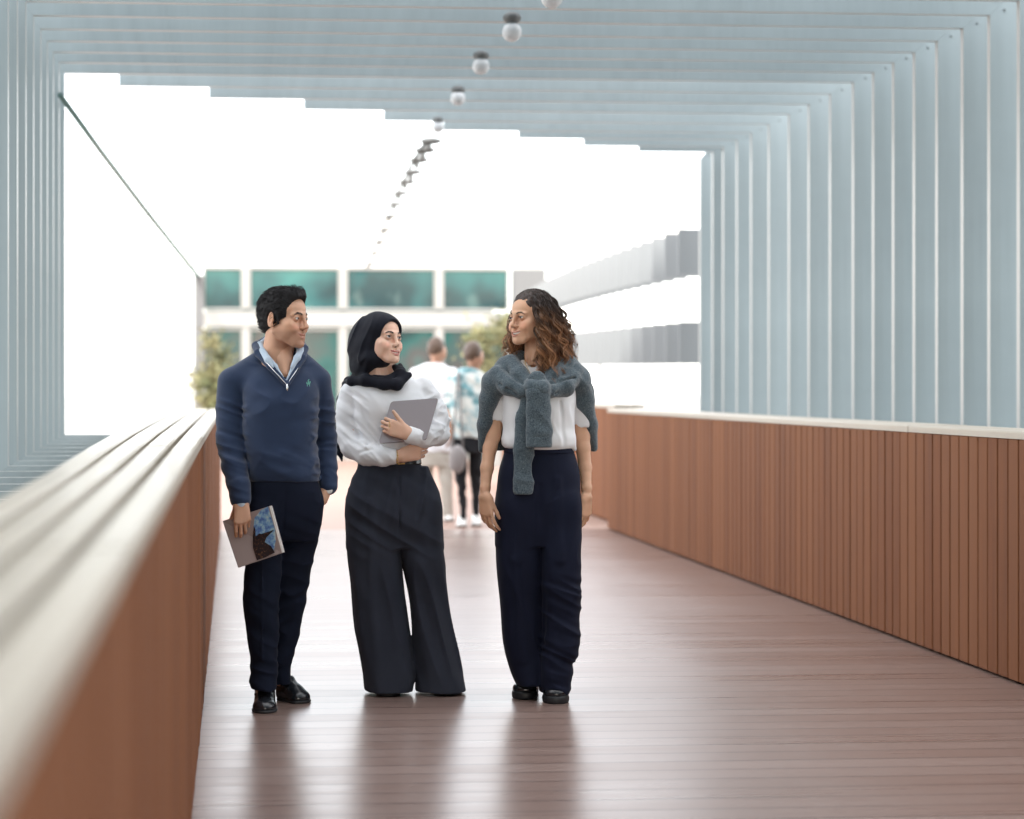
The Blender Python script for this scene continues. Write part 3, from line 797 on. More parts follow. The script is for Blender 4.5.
def wrinkle(V, lo, hi, A, fr, sh=1., seed=0.):
    """cloth folds: ridged noise added to the field inside a box (metres), fr = frequencies"""
    lo = np.array(lo); hi = np.array(hi); c = (lo+hi)/2; e = (hi-lo)/2
    def f(X, Y, Z):
        w = 1.
        for q, i in ((X,0),(Y,1),(Z,2)): w = w*np.clip((1-np.abs((q-c[i])/e[i]))*3, 0, 1)
        x = X*fr[0]+Z*fr[3]+seed; z = Z*fr[2]+X*fr[4]+seed*.7; y = Y*fr[1]+seed*1.3
        wx = .35*vnoise(x*.6+9, y*.6, z*.6)
        n = vnoise(x+wx, y, z+wx); m2 = vnoise(x*2.1+5, y*2.1, z*2.1)
        return -A*w*((1-2*np.abs(n)**sh)+.35*m2-.3)
    V.op(f, lo+V.h*4, hi-V.h*4, 0, 'd')

def hand(V, w, d, n, side, curl=(.3,.4,.3), size=1., thumb=(.6,.6,.35), spread=.12, tcurl=.3, fist=None):
    """w wrist, d along the fingers, n where the palm faces, side: +1 thumb on cross(d,n) side"""
    d = np.array(d, float); d /= np.linalg.norm(d); n = np.array(n, float); n -= d*(n@d); n /= np.linalg.norm(n); t = np.cross(d, n)*side
    S = size; w = np.array(w, float)
    offs = [.030,.010,-.010,-.028]; base = [.090,.094,.089,.080]
    L1 = [.043,.047,.043,.034]; L2 = [.026,.029,.027,.020]; L3 = [.021,.022,.021,.018]; rr = [.0088,.0090,.0086,.0076]
    for i in range(4):
        b = w+(d*base[i]+t*offs[i])*S
        V.cap(w+(d*.008+t*offs[i]*.62)*S, b, .0155*S, .0112*S, .014*S)
        fd = d+t*spread*(1.5-i)*.35; fd /= np.linalg.norm(fd); cc = curl[i] if hasattr(curl[0], '__len__') else curl
        a = 0; p = b
        for ln, an, r0, r1 in ((L1[i],cc[0],rr[i],rr[i]*.95),(L2[i],cc[1],rr[i]*.96,rr[i]*.86),(L3[i],cc[2],rr[i]*.86,rr[i]*.70)):
            a += an; q = p+(fd*math.cos(a)+n*math.sin(a))*ln*S; V.cap(p, q, r0*S, r1*S, .003); p = q
    b = w+(d*.022+t*.022+n*.004)*S; td = d*thumb[0]+t*thumb[1]+n*thumb[2]; td /= np.linalg.norm(td)
    V.cap(w+d*.01*S, b, .016*S, .016*S, .012)
    p = b
    for j, (ln, r0, r1) in enumerate(((.042,.0155,.0115),(.032,.0108,.0098),(.026,.0098,.0078))):
        q = p+td*ln*S; V.cap(p, q, r0*S, r1*S, .008 if j == 0 else .003); p = q; td = td+(d*.5+n*.4-t*.2)*tcurl; td /= np.linalg.norm(td)

def shoe(f, heel, toe, wd, name_mat, ht=.075, chunky=0., label=None, opening=.045):
    """heel and toe: ground points in the figure's frame"""
    h = np.array([heel[0], heel[1], 0.]); t = np.array([toe[0], toe[1], 0.]); v = t-h; Ln = np.linalg.norm(v); v /= Ln; u = np.array([v[1], -v[0], 0]); z = np.array([0,0,1.])
    M = np.stack([u, v, z], 1); s0 = .012+chunky
    lo = np.minimum(h, t)-.07; hi = np.maximum(h, t)+.07; lo[2] = -.02; hi[2] = ht+.1+chunky
    V = Vol(lo, hi, .0032)
    def at(a, b=0., c=0.): return h+v*a*Ln+u*b+z*c
    V.ell(at(.14,0,s0+.018), (wd*.40,Ln*.17,.040), .02, 'u', M); V.ell(at(.45,0,s0+.014), (wd*.42,Ln*.30,.040), .03, 'u', M)
    V.ell(at(.76,0,s0+.006), (wd*.50,Ln*.235,.036), .03, 'u', M)
    V.cap(at(.16,0,s0+.02), at(.19,0,ht+s0), wd*.36, wd*.34, .02); V.cap(at(.2,0,ht+s0-.01), at(.52,0,s0+.035), wd*.33, wd*.32, .03)
    V.cap(at(.19,0,ht+s0-.004), at(.19,0,ht+s0+.06), opening*.62, opening*.7, .004, 's')
    V.cap(at(.50,-wd*.4,s0+.047), at(.50,wd*.4,s0+.047), .0045, .0045, .004)        # strap over the instep
    V.cap(at(.62,-wd*.34,s0+.036), at(.62,wd*.34,s0+.036), .002, .002, .003, 's')
    V.op(lambda X,Y,Z: s0-Z+0*X+0*Y, lo, hi, .003, 'i')
    up = V.obj('shoe', name_mat, f.root, smooth_it=1, label=label)
    V = Vol(lo, (hi[0],hi[1],.06+chunky), .0032)
    V.ell(at(.16,0,s0*.5), (wd*.43,Ln*.18,.05), .01, 'u', M); V.ell(at(.5,0,s0*.5), (wd*.40,Ln*.36,.05), .03, 'u', M); V.ell(at(.75,0,s0*.5), (wd*.53,Ln*.265,.05), .02, 'u', M)
    V.op(lambda X,Y,Z: np.maximum(-Z+.0005, Z-s0)+0*X+0*Y, lo, hi, .003, 'i')
    so_ = V.obj('sole', M_sole, up)
    return up

def finish_head(f, p, T, name_skin):
    V, cur = make_head(p); p['_V'] = V
    f.keep(V, head_colours(V, p, cur), T, 0)
    return V

# ---------------------------------------------------------------- the man on the left
def build_man():
    f = Fig(278, 8.25, 'dark-haired man in a navy quarter-zip sweater holding a booklet, left hand in his pocket'); P = f.P; k = f.k
    p = dict(skin=(.60,.35,.235), lipc=(.40,.16,.13), stubble=.62, smile=1.35, open=2.3, ulf=1, lipw=37, browm=M_brow_b, brow=1.7, jw=1.10, fw=1.02, chin=-3, nose=2, neck=56, gaze=(.15,-1,-.05), lip=.75, cheek=2, eye=4.4)
    T = frame(P(284,318,.03), R(55), R(-3), R(0), 1.05); HV = finish_head(f, p, T, 'm'); m_sk = skin_mat('skin_warm', p['skin'])
    # neck base, chest, arms and legs under the clothes
    V = f.vol(205,350,330,712,-.25,.30,.009)
    f.chain(V, [(281,340,-.02,13),(281,362,-.03,13)], .02); f.chain(V, [(262,378,-.03,9),(303,378,-.03,9)], .03)
    f.chain(V, [(282,350,.015,10),(284,361,.042,8),(286,373,.084,4.5)], .03)
    f.loft(V, [(366,264,302,-.01,.05),(385,256,308,-.01,.085),(430,256,308,0,.09),(478,256,312,0,.09),(515,254,314,0,.08)], .03)
    f.chain(V, [(232,382,-.02,9),(231,440,-.02,7.5),(240,488,.09,6)], .02); f.chain(V, [(318,386,-.03,9),(325,440,-.08,7.5),(328,484,-.02,6),(322,500,0,6)], .02)
    f.chain(V, [(268,515,0,15),(262,590,.05,10),(264,690,.12,6)], .02); f.chain(V, [(300,515,-.02,14),(288,590,-.06,9),(281,684,-.07,4.5)], .02)
    f.keep(V, p['skin'])
    # right hand, back towards us, fingers over the booklet
    V = f.vol(222,264,478,540,-.02,.22,.0022)
    f.chain(V, [(239,480,.09,6.4),(240.5,500,.110,6.2)], .01)
    hand(V, P(241.5,502,.118), (.06,-.18,-1), (-.05,1,.1), -1, ((.35,.50,.35),(.32,.48,.35),(.34,.48,.35),(.40,.5,.35)), .90, (.75,.45,.75), .06, .2)
    f.keep(V, tuple(x*.93 for x in p['skin']))
    body = f.body(m_sk); head_parts(p, T, body, HV)
    # hair
    V = Vol((-.1,-.125,-.085), (.1,.135,.145), .0024)
    def E(c, r, kk=8, mode='u', M=None): V.ell(np.array(c)*mm, np.array(r)*mm, kk*mm, mode, M)
    E((0,14,33), (82,101,91), 5); E((0,-44,88), (54,44,30), 20); E((0,56,-18), (62,44,50), 20)
    E((6,-50,97), (34,24,16), 18)
    V.op(lambda X,Y,Z: .0022*vnoise(X*170,Y*50,Z*60)+.0012*vnoise(X*380,Y*110,Z*110), (-.12,-.15,-.1), (.12,.15,.16), 0, 'd')
    E((0,-118,12), (94,86,77), 5, 's'); E((0,-60,-60), (120,75,62), 8, 's')
    V.op(lambda X,Y,Z: (-.072-Z)+.0*X+0*Y, (-.12,-.2,-.2), (.12,.2,.2), .01, 'i')
    for s in (-1,1):
        V.cap(np.array((s*75,-18,20))*mm, np.array((s*74,-24,-22))*mm, .007, .0045, .01)
        E((s*82,12,-6), (16,19,27), 4, 's')
    A, Q = V.mesh(); hb = mesh_obj('hair', T(A), Q, M_hair_b, f.root, np.tile((.012,.011,.012), (len(A),1)))
    q = random.Random(4); paths = []; idx = [q.randrange(len(A)) for _ in range(2600)]
    for i in idx:
        a = A[i]
        if a[2] < -.065: continue
        nrm = (a-np.array((0,.014,.03)))/np.array((.086,.104,.092))**2; nrm /= np.linalg.norm(nrm)
        flow = np.array((.25*np.sign(a[0]+.01), 1.0, .2 if a[1] < -.03 else -.55)); flow -= nrm*(flow@nrm); flow /= np.linalg.norm(flow); flow += nrm*q.uniform(.0,.22)+np.array([q.gauss(0,.10) for _ in range(3)])
        if a[1] < -.04 and a[2] > .06: flow = flow*.8+np.array((.15,.1,.30))
        ln = q.uniform(.012,.024); paths.append([a-nrm*.002, a+flow*ln*.5, a+flow*ln+np.array((0,0,-.002))])
    hair_strands('strands', paths, .0011, M_hair_b, hb, T, 3, lambda i, t: np.tile(np.array((.011,.010,.011))*(.6+1.8*((i*37 % 11)/11.)), (len(t),1)))
    # sweater
    V = f.vol(208,345,330,502,-.22,.24,.0042)
    f.loft(V, [(366,253,307,-.02,.075),(374,242,317,-.02,.098),(384,241,319,-.01,.115),(400,242,319,0,.128),(425,242,318,0,.128),(450,244,317.5,0,.124),(468,246,319,0,.124),(476,247,319.5,0,.122),(481,249,318.5,0,.118)], .02, 2.3)
    f.chain(V, [(270,360,-.04,15),(238,379,-.02,14)], .03); f.chain(V, [(292,360,-.04,15),(318,380,-.03,13)], .03)
    f.chain(V, [(232,382,-.02,14.5),(230.5,405,-.02,14.5),(231,440,-.01,14.5),(234,465,.04,13),(239,486,.085,11.2)], .012)
    f.chain(V, [(239.2,485,.086,11.6),(240.6,499,.10,10.6)], .002)
    f.chain(V, [(317,384,-.03,14),(322,408,-.05,13.2),(325,440,-.08,12),(327,465,-.05,10.5),(328,478,-.03,9.4)], .010)
    f.chain(V, [(328,478,-.03,9.9),(328.5,486,-.02,9.2)], .002)
    f.chain(V, [(249,478,.0,3),(283,480,.10,3),(318,478,0,3)], .004)
    f.chain(V, [(280,350,.02,12),(282,361,.08,8),(286.3,376,.15,2.2)], .004, 's'); f.chain(V, [(281,330,-.02,15),(281,356,-.02,14.2)], .004, 's')
    q1 = P(205,500,0); q2 = P(345,395,0)
    lo, hi = P(212,500,0), P(252,390,0); wrinkle(V, (lo[0],-.2,lo[2]), (hi[0],.15,hi[2]), .0055, (9,9,26,22,8), .8, 1.)
    lo, hi = P(308,490,0), P(342,392,0); wrinkle(V, (lo[0],-.2,lo[2]), (hi[0],.2,hi[2]), .0055, (9,9,26,-22,8), .8, 5.)
    lo, hi = P(247,486,0), P(318,372,0); wrinkle(V, (lo[0],-.2,lo[2]), (hi[0],.1,hi[2]), .006, (8,6,9,-9,5), .9, 9.)
    lo, hi = P(250,486,0), P(318,440,0); wrinkle(V, (lo[0],-.2,lo[2]), (hi[0],.1,hi[2]), .0035, (5,6,26,0,10), .8, 13.)
    sw = V.obj('sweater', M_navy, f.root, smooth_it=1)
    # standing collar
    def side_pts(o, dz=0): return None
    V = f.vol(245,315,330,392,-.12,.18,.0028); up = (0,0,1)
    f.chain(V, [(286.5,384,.130,2.2),(270,366,.095,3.4),(258.5,353,.035,4.3),(256.5,346,-.03,4.6),(266,341,-.095,4.6),(283,340,-.11,4.6),(299,342,-.08,4.6),(304,349,-.01,4.4),(302,358,.05,4.),(296,369,.095,3.2),(288,384,.130,2.2)], .006, 'u', ((0,1,0),.8))
    V.obj('collar', M_navy, sw, smooth_it=1)
    V = f.vol(245,315,330,392,-.12,.18,.0028)
    f.chain(V, [(284.5,380,.120,1.),(275,366,.098,2.4),(264,353,.055,3.0),(260,345,-.02,3.4),(268,340,-.08,4),(284,339,-.09,4),(297,342,-.06,4),(300,349,.02,3.4),(298,357,.07,2.8),(293,367,.10,2.2),(287,380,.12,1.)], .006, 'u', ((0,1,0),.6))
    f.chain(V, [(262,350,.06,3.0),(268,360,.098,3.6),(273,367,.112,1.2)], .004, 'u', ((0,1,0),.5))
    f.chain(V, [(301,350,.05,3.),(297,358,.09,3.4),(291,367,.112,1.2)], .004, 'u', ((0,1,0),.5))
    V.obj('shirt_collar', M_shirtb, f.root, smooth_it=1)
    mb = MB(); mb.tube([P(266,362,.108), P(276,373,.122), P(287,385,.137), P(292,377,.124), P(298,368,.107)], .0019, 6); mb.tube([P(287,384,.137),P(287.4,391,.138)], .0035, 6); z = mb.build('zip', M_silver, sw, True)
    mb = MB(); mb.ball((0,0,0), (.0045,.003,.010), 10, 6); zz = mb.build('zip_pull', M_silver, sw, True); zz.location = P(287.2,388,.141)
    # small pale green stitched rider on the chest
    mb = MB(); c0 = P(307.5,383.5,0)
    yv = -.125; 
    for (x, z, a, b) in ((0,0,.0065,.0045),(.006,.005,.0022,.005),(-.001,.009,.0025,.005),(-.005,-.007,.0014,.006),(.004,-.007,.0014,.006),(.001,.015,.0022,.0022),(-.008,.002,.0012,.005)):
        mb.ball((c0[0]+x,0,c0[2]+z), (a,.0015,b), 8, 6)
    em = mb.build('emblem', cloth('mint_thread', (.16,.45,.36)), sw, True); em.location = (0, -.128+.012, 0); em.location = (0, -.119, 0)
    # cuffs, watch
    V = f.vol(225,258,488,508,.0,.2,.0026); f.chain(V, [(240.6,499,.103,8.6),(241,503.5,.108,8.0)], .001); V.obj('shirt_cuff', M_shirtb, f.root)
    mb = MB(); c = P(328,490,-.015); rw = .028
    ring = [c+np.array((rw*math.cos(a), .021*math.sin(a), .004*math.cos(a))) for a in np.linspace(0, 2*math.pi, 25)]
    mb.tube(ring, .006, 6, cap=False); wt = mb.build('watch', M_silver, f.root, True)
    mb = MB(); mb.ball((c[0]+.004,c[1]-.022,c[2]), (.017,.006,.017), 20, 8); mb.build('watch_case', M_silver, wt, True)
    mb = MB(); mb.ball((c[0]+.004,c[1]-.0262,c[2]), (.0135,.003,.0135), 20, 8); mb.build('watch_face', M_white, wt, True)
    # trousers
    V = f.vol(234,334,474,694,-.22,.30,.0045)
    f.loft(V, [(475,251,316,0,.108),(486,249,319.5,0,.117),(500,248,324,0,.122),(515,247,322,0,.122),(530,246.5,319,.0,.115),(540,247,316,0,.10)], .02, 2.4)
    f.loft(V, [(510,247,287,.01,.11),(540,246,283.5,.02,.105),(570,244.5,281,.04,.098),(600,243,279.5,.06,.092),(630,246,278.5,.075,.082),(655,249.5,277.5,.09,.076),(676,250,277.5,.105,.076),(689,249.5,277,.115,.078)], .018, 2.3, 'u', True)
    f.loft(V, [(510,282,322,-.01,.11),(540,276,318,-.03,.105),(570,270,311.5,-.05,.10),(600,268,306,-.06,.09),(630,267,300.5,-.07,.078),(650,268,295,-.07,.07),(668,270,291,-.07,.066),(683,272,291,-.07,.068)], .012, 2.3, 'u', True)
    lo, hi = P(238,692,0), P(284,650,0); wrinkle(V, (lo[0],-.25,lo[2]), (hi[0],.1,hi[2]), .006, (7,7,30,10,8), .8, 2.)
    lo, hi = P(238,665,0), P(284,520,0); wrinkle(V, (lo[0],-.22,lo[2]), (hi[0],.1,hi[2]), .005, (9,6,10,12,5), .8, 7.)
    lo, hi = P(266,684,0), P(325,520,0); wrinkle(V, (lo[0],-.15,lo[2]), (hi[0],.2,hi[2]), .005, (9,6,12,-14,5), .8, 4.)
    lo, hi = P(246,540,0), P(326,480,0); wrinkle(V, (lo[0],-.15,lo[2]), (hi[0],.2,hi[2]), .004, (8,6,14,16,5), .8, 6.)
    f.chain(V, [(321,489,.03,1.2),(323,503,.08,1.2)], .006, 's')
    f.chain(V, [(285,483,.125,1),(284,515,.125,1),(281,540,.12,1.2)], .008, 's')
    f.chain(V, [(262,560,.14,.7),(262,660,.17,.7)], .008)
    V.obj('trousers', M_trn, f.root, smooth_it=1)
    shoe(f, P(265,0,-.0)*[1,1,0]+[.0,.0,0], P(264.5,0,.255)*[1,1,0], .098, M_leather, .07)
    shoe(f, P(281,0,-.11)*[1,1,0], P(303.5,0,.005)*[1,1,0]+[.012,0,0], .094, M_leather, .07)
    # booklet in his hand (a thing of its own)
    bk = empty('booklet', f.o, 'grey booklet with a dark tower and blue sky picture, held in the man\'s hand', 'booklet')
    A, B, C, D = P(222.5,521,.080), P(271.5,505.5,.165), P(284,552,.190), P(238,567.5,.150)
    n = np.cross(B-A, D-A); n /= np.linalg.norm(n); n = n if n[1] < 0 else -n
    def quad(u0, v0, u1, v1, off, th, name, m):
        def Q(u, v, o): return (A*(1-u)+B*u)*(1-v)+(D*(1-u)+C*u)*v+n*o
        mb = MB(); v = [Q(u0,v0,off),Q(u1,v0,off),Q(u1,v1,off),Q(u0,v1,off)]; v += [Q(u0,v0,off-th),Q(u1,v0,off-th),Q(u1,v1,off-th),Q(u0,v1,off-th)]
        mb.add(v, [(0,3,2,1),(4,5,6,7),(0,1,5,4),(1,2,6,5),(2,3,7,6),(3,0,4,7)]); return mb.build(name, m, bk)
    def Q(u, v, o=0.): return (A*(1-u)+B*u)*(1-v)+(D*(1-u)+C*u)*v+n*o
    M_cov = mat('booklet_cover', (.33,.27,.26), .35); M_page = mat('booklet_pages', (.72,.76,.78), .7)
    quad(.006,.006,.994,.994,-.0015,.006,'pages', M_page); quad(0,0,.955,1,0,.0014,'front_cover', M_cov); quad(0,0,1,1,-.0077,.0012,'back_cover', M_cov)
    quad(.955,0,1,1,0,.0014,'spine_band', M_white)
    M_skyp = mat('printed_sky', (.2,.35,.6), .35); vv = coords(M_skyp)
    L(M_skyp, ramp(M_skyp, noise(M_skyp, vv, 38, 3, .6), [(.38,(.07,.14,.36)),(.5,(.16,.32,.52)),(.6,(.35,.50,.55)),(.7,(.50,.52,.52))]), bsdf(M_skyp).inputs['Base Color'])
    def poly(pts, off, name, m):
        mb = MB(); v = [Q(u,w_,off) for u,w_ in pts]; k2 = len(v); v += [Q(u,w_,off-.0006) for u,w_ in pts]
        mb.add(v, [tuple(range(k2)), tuple(range(2*k2-1,k2-1,-1))]+[(i,(i+1)%k2,k2+(i+1)%k2,k2+i) for i in range(k2)]); return mb.build(name, m, bk)
    sky_ = poly([(.62,.14),(.78,.03),(.93,.0),(.945,.5),(.90,.72),(.78,.96),(.50,.97),(.49,.6),(.53,.36)], .0012, 'cover_picture', M_skyp)
    M_tow = mat('printed_tower', (.03,.02,.02), .35); vv = coords(M_tow)
    L(M_tow, ramp(M_tow, noise(M_tow, vv, 110, 2, .6), [(.5,(.012,.010,.014)),(.62,(.05,.025,.018)),(.72,(.28,.16,.10))]), bsdf(M_tow).inputs['Base Color'])
    poly([(.56,.30),(.60,.46),(.66,.50),(.93,.50),(.74,.60),(.68,.68),(.78,.80),(.82,.95),(.60,.985),(.42,.985),(.42,.72),(.48,.50)], .0020, 'cover_picture', M_tow)
    return f

# ---------------------------------------------------------------- the woman in the headscarf
def build_scarf_woman():
    f = Fig(400, 8.5, 'smiling woman in a black headscarf, white blouse and wide charcoal trousers hugging a laptop'); P = f.P; k = f.k
    p = dict(skin=(.79,.52,.395), lipc=(.55,.22,.21), smile=1.25, open=3.8, lipw=35, browm=M_brow_b, brow=1.35, browz=0, jw=.93, fw=.96, nose=-2, nosew=.88, neck=44, lash=1, eye=5.0, cheek=2, chin=2, lid=(.62,.50,.48), gaze=(-.05,-1,.12), iris=(.03,.015,.008), lip=1.05)
    T = frame(P(380.5,340,.03), R(40), R(7), R(4), 1.0); HV = finish_head(f, p, T, 'w'); m_sk = skin_mat('skin_light', p['skin'])
    V = f.vol(325,475,360,700,-.25,.30,.009)
    f.chain(V, [(385,362,.0,10),(386,382,-.01,11)], .02); f.chain(V, [(366,388,-.02,9),(410,386,-.02,9)], .04)
    f.loft(V, [(380,366,408,0,.06),(400,360,416,.01,.085),(440,364,414,0,.08),(462,364,412,0,.08),(500,360,426,0,.09)], .03)
    f.chain(V, [(352,394,-.02,7),(350,444,.02,6.5),(372,456,.08,6)], .02); f.chain(V, [(424,390,-.02,7),(440,432,.03,6.5),(420,437,.11,6)], .02)
    f.chain(V, [(378,500,0,14),(381,590,.0,9),(388,684,.02,5.5)], .02); f.chain(V, [(414,500,0,14),(427,590,.0,9),(442,684,.02,5.5)], .02)
    f.keep(V, p['skin'])
    dk = tuple(x*y for x, y in zip(p['skin'], (.84,.80,.76)))
    V = f.vol(372,442,402,470,.02,.30,.0021)
    f.chain(V, [(382,457,.13,7.4),(394,457,.15,6.6),(402,456,.158,5.6)], .01)     # lower forearm, hand tucked under the sleeve
    hand(V, P(401,456,.158), (1,.10,.22), (0,1,.05), 1, (.5,.7,.4), .86, (.9,.3,.1), .02, .1)
    f.keep(V, dk)
    V = f.vol(366,425,400,450,.05,.32,.0021)
    f.chain(V, [(418,437,.17,6),(409,433.5,.20,5.6)], .01)                               # hand closed round the edge of the laptop
    hand(V, P(408,434,.205), (-1,-.02,.38), (.1,1,.0), -1, ((.62,1.0,.7),(.58,1.0,.7),(.55,1.0,.7),(.5,1.0,.7)), .86, (.92,.62,-.02), .02, .03)
    f.keep(V, dk)
    body = f.body(m_sk); head_parts(p, T, body, HV)
    mb = MB()
    for j, (x, y, z, a, b, c) in enumerate(((396,456.6,.156,.0,0,0),)):
        cc = P(397,457,.157); ring = [cc+np.array((.004*math.sin(t*3)*.3, .027*math.sin(t), .0275*math.cos(t))) for t in np.linspace(0, 2*math.pi, 29)]; mb.tube(ring, .0017, 6, cap=False)
        for t in (3.7,4.3,5.0): mb.ball(cc+np.array((0,.028*math.sin(t),.0285*math.cos(t))), .0038, 8, 6)
    mb.build('bracelet', M_gold, f.root, True)
    mb = MB(); cc = P(389.5,424.5,.222); mb.tube([cc+np.array((.0015*math.sin(t*2),.010*math.sin(t),.010*math.cos(t))) for t in np.linspace(0,2*math.pi,17)], .0012, 5, cap=False); mb.build('ring', M_gold, f.root, True)
    # blouse
    V = f.vol(326,462,362,470,-.22,.30,.0042)
    f.loft(V, [(372,372,399,-.01,.055),(377,361,411,-.01,.075),(384,350,421,-.01,.09),(396,351,426,.0,.108),(410,352,427,.005,.118),(425,354,425,.005,.112),(445,356,423,0,.106),(458,357,421,0,.104),(466,359,419,0,.10)], .02, 2.3)
    f.chain(V, [(352,393,-.02,12),(348.5,412,-.02,12.5),(348.5,436,-.005,12),(352,447,.02,12)], .016)
    f.chain(V, [(352,447,.02,12),(368,455,.08,11.5),(384,456.5,.13,9.6),(388,456.6,.138,8.6)], .014)
    f.chain(V, [(387,456.6,.137,9.2),(391.5,456.8,.145,8.8)], .003)
    f.chain(V, [(422,389,-.02,12),(432,405,-.01,12),(439,424,.02,12)], .016)
    f.chain(V, [(439,424,.02,12),(437,434,.07,11.5),(424,437.5,.14,10),(414,436,.175,8.8)], .014)
    f.chain(V, [(414.5,436,.175,9.2),(410.5,435,.187,8.8)], .003)
    f.chain(V, [(385,350,0,10.5),(385,374,.02,9.5)], .004, 's')
    lo, hi = P(330,468,0), P(370,384,0); wrinkle(V, (lo[0],-.18,lo[2]), (hi[0],.15,hi[2]), .006, (12,8,17,20,12), .8, 1.)
    lo, hi = P(358,470,0), P(400,442,0); wrinkle(V, (lo[0],-.25,lo[2]), (hi[0],.0,hi[2]), .006, (24,8,10,14,6), .8, 3.)
    lo, hi = P(406,448,0), P(458,380,0); wrinkle(V, (lo[0],-.28,lo[2]), (hi[0],.1,hi[2]), .006, (12,9,16,-20,10), .8, 5.)
    lo, hi = P(332,468,0), P(396,420,0); wrinkle(V, (lo[0],-.25,lo[2]), (hi[0],.12,hi[2]), .0042, (34,14,24,26,16), .9, 15.)
    lo, hi = P(412,450,0), P(458,396,0); wrinkle(V, (lo[0],-.28,lo[2]), (hi[0],.1,hi[2]), .0045, (30,16,30,-28,14), .9, 21.)
    lo, hi = P(354,466,0), P(424,378,0); wrinkle(V, (lo[0],-.16,lo[2]), (hi[0],.1,hi[2]), .0055, (12,6,7,8,4), .75, 8.)
    f.chain(V, [(361,396,.10,1.5),(363,420,.105,1.8),(367,446,.10,1.2)], .02, 's'); f.chain(V, [(421,394,.09,1.2),(425,410,.09,1.5),(429,424,.09,1.2)], .016, 's'); f.chain(V, [(372,449,.14,.8),(350,455,.10,.8)], .012, 's'); f.chain(V, [(446,425,.10,.8),(434,444,.11,.8)], .012, 's')
    V.obj('blouse', M_blouse, f.root, smooth_it=1)
    # headscarf
    V = f.vol(330,420,306,394,-.18,.20,.0030)
    def HE(c, r, kk=10, mode='u', M=None):
        Mx = T.M if M is None else T.M @ M; V.ell(T(np.array([c])*mm)[0], np.array(r)*mm, kk*mm, mode, Mx)
    HE((0,16,32), (86,102,92), 8); HE((-6,38,-30), (84,84,92), 22); HE((-20,24,-80), (76,72,50), 22)
    HE((0,-30,40), (74,66,62), 20); HE((0,12,-14), (93,62,62), 16)
    V.ell(P(364,346,-.03), (16.5*k,.095,27*k), .03); V.ell(P(363,368,-.02), (12*k,.09,12*k), .03)
    wr = V
    lo, hi = P(340,388,0), P(384,312,0); wrinkle(V, (lo[0]-.02,-.17,lo[2]), (hi[0]+.02,.16,hi[2]+.02), .0052, (26,14,4,-12,4), .7, 2.)
    HE((4,-140,-12), (88,113,98), 6, 's'); HE((4,-88,-74), (48,66,62), 8, 's')
    f.chain(V, [(345,384,-.06,3.5),(352,381,.03,4.5),(366,380.5,.075,5.5),(384,384,.105,5.4),(397,384.5,.115,5.2),(409,375,.085,3.2)], .018, 'u', ((0,1,0),.8))
    f.chain(V, [(395,367,.04,3.2),(401,374,.090,5),(398,387,.120,2.6)], .010, 'u', ((0,1,0),.6))
    f.chain(V, [(374,378,.07,3.5),(388,379,.105,3.5),(402,371,.07,3.5),(400,366,.03,3)], .008, 'u', ((0,1,0),.7))
    f.chain(V, [(348,384,-.09,4),(360,376,-.09,7),(380,370,-.09,9),(402,376,-.07,6)], .02)
    f.chain(V, [(373,383,.128,.7),(396,387,.145,.8)], .006, 's'); f.chain(V, [(362,378,.10,.7),(384,377,.135,.8),(400,373,.125,.8)], .006, 's')
    sc = V.obj('headscarf', M_scarf, f.root, smooth_it=1)
    V = f.vol(325,360,370,470,-.2,.05,.0036); f.chain(V, [(349,382,-.09,6),(342,400,-.11,5),(339.5,430,-.12,4),(340,452,-.11,3.5),(342,461,-.10,1)], .01, 'u', ((0,1,0),.6)); V.obj('scarf_tail', M_scarf, sc, smooth_it=1)
    # laptop (a thing of its own)
    lp = empty('laptop', f.o, 'closed silver-grey laptop hugged against the white blouse', 'laptop')
    A, B, D = P(391,401.5,.135), P(438.5,398,.150), P(378.6,443,.185); C = B+(D-A)*1.0; n = np.cross(B-A, D-A); n /= np.linalg.norm(n); n = n if n[1] < 0 else -n
    M_lap = mat('brushed_aluminium', (.36,.31,.32), .34, .75)
    def slab(o, th, name, m, e=.0):
        mb = MB(); pts = []
        cs = [(A,B,D),(B,C,A),(C,D,B),(D,A,C)]
        for c, nx, pv in cs:
            a = (nx-c)/np.linalg.norm(nx-c); b = (pv-c)/np.linalg.norm(pv-c); r = .010; c = c+(a+b)*e
            pts += [c+b*r, c+(a+b)*r*.3, c+a*r]
        v = [q+n*o for q in pts]+[q+n*(o-th) for q in pts]; k2 = len(pts)
        mb.add(v, [tuple(range(k2)), tuple(range(2*k2-1,k2-1,-1))]+[(i,(i+1)%k2,k2+(i+1)%k2,k2+i) for i in range(k2)]); return mb.build(name, m, lp)
    slab(.0, .006, 'lid', M_lap); slab(-.0075, .009, 'base', M_lap); slab(-.0061, .0013, 'seam', M_sole, .003)
    # belt, trousers
    V = f.vol(340,474,452,700,-.22,.26,.0045)
    f.loft(V, [(459,358.5,420,0,.106),(466,357.5,421,0,.112),(478,352.5,427,0,.13),(492,348.5,436,0,.14),(508,346.5,441,0,.145),(530,346.5,442.5,0,.135),(548,347,443,0,.11)], .02, 2.5)
    f.loft(V, [(500,346,396,0,.13),(530,346.5,398,0,.125),(552,347,400,0,.12),(585,350.5,404,.0,.115),(620,354.5,408.5,.0,.115),(650,358.5,411.5,.005,.12),(676,362,414,.01,.125),(690,364,412,.012,.125)], .012, 2.5, 'u', True)
    f.loft(V, [(500,394,441,0,.13),(530,396.5,442.5,0,.125),(552,400,443,0,.12),(585,407.5,445.5,.0,.11),(620,411,450,.0,.11),(650,413.5,456.5,.005,.115),(676,415.5,462.5,.01,.12),(690,415.5,465.5,.012,.125)], .008, 2.5, 'u', True)
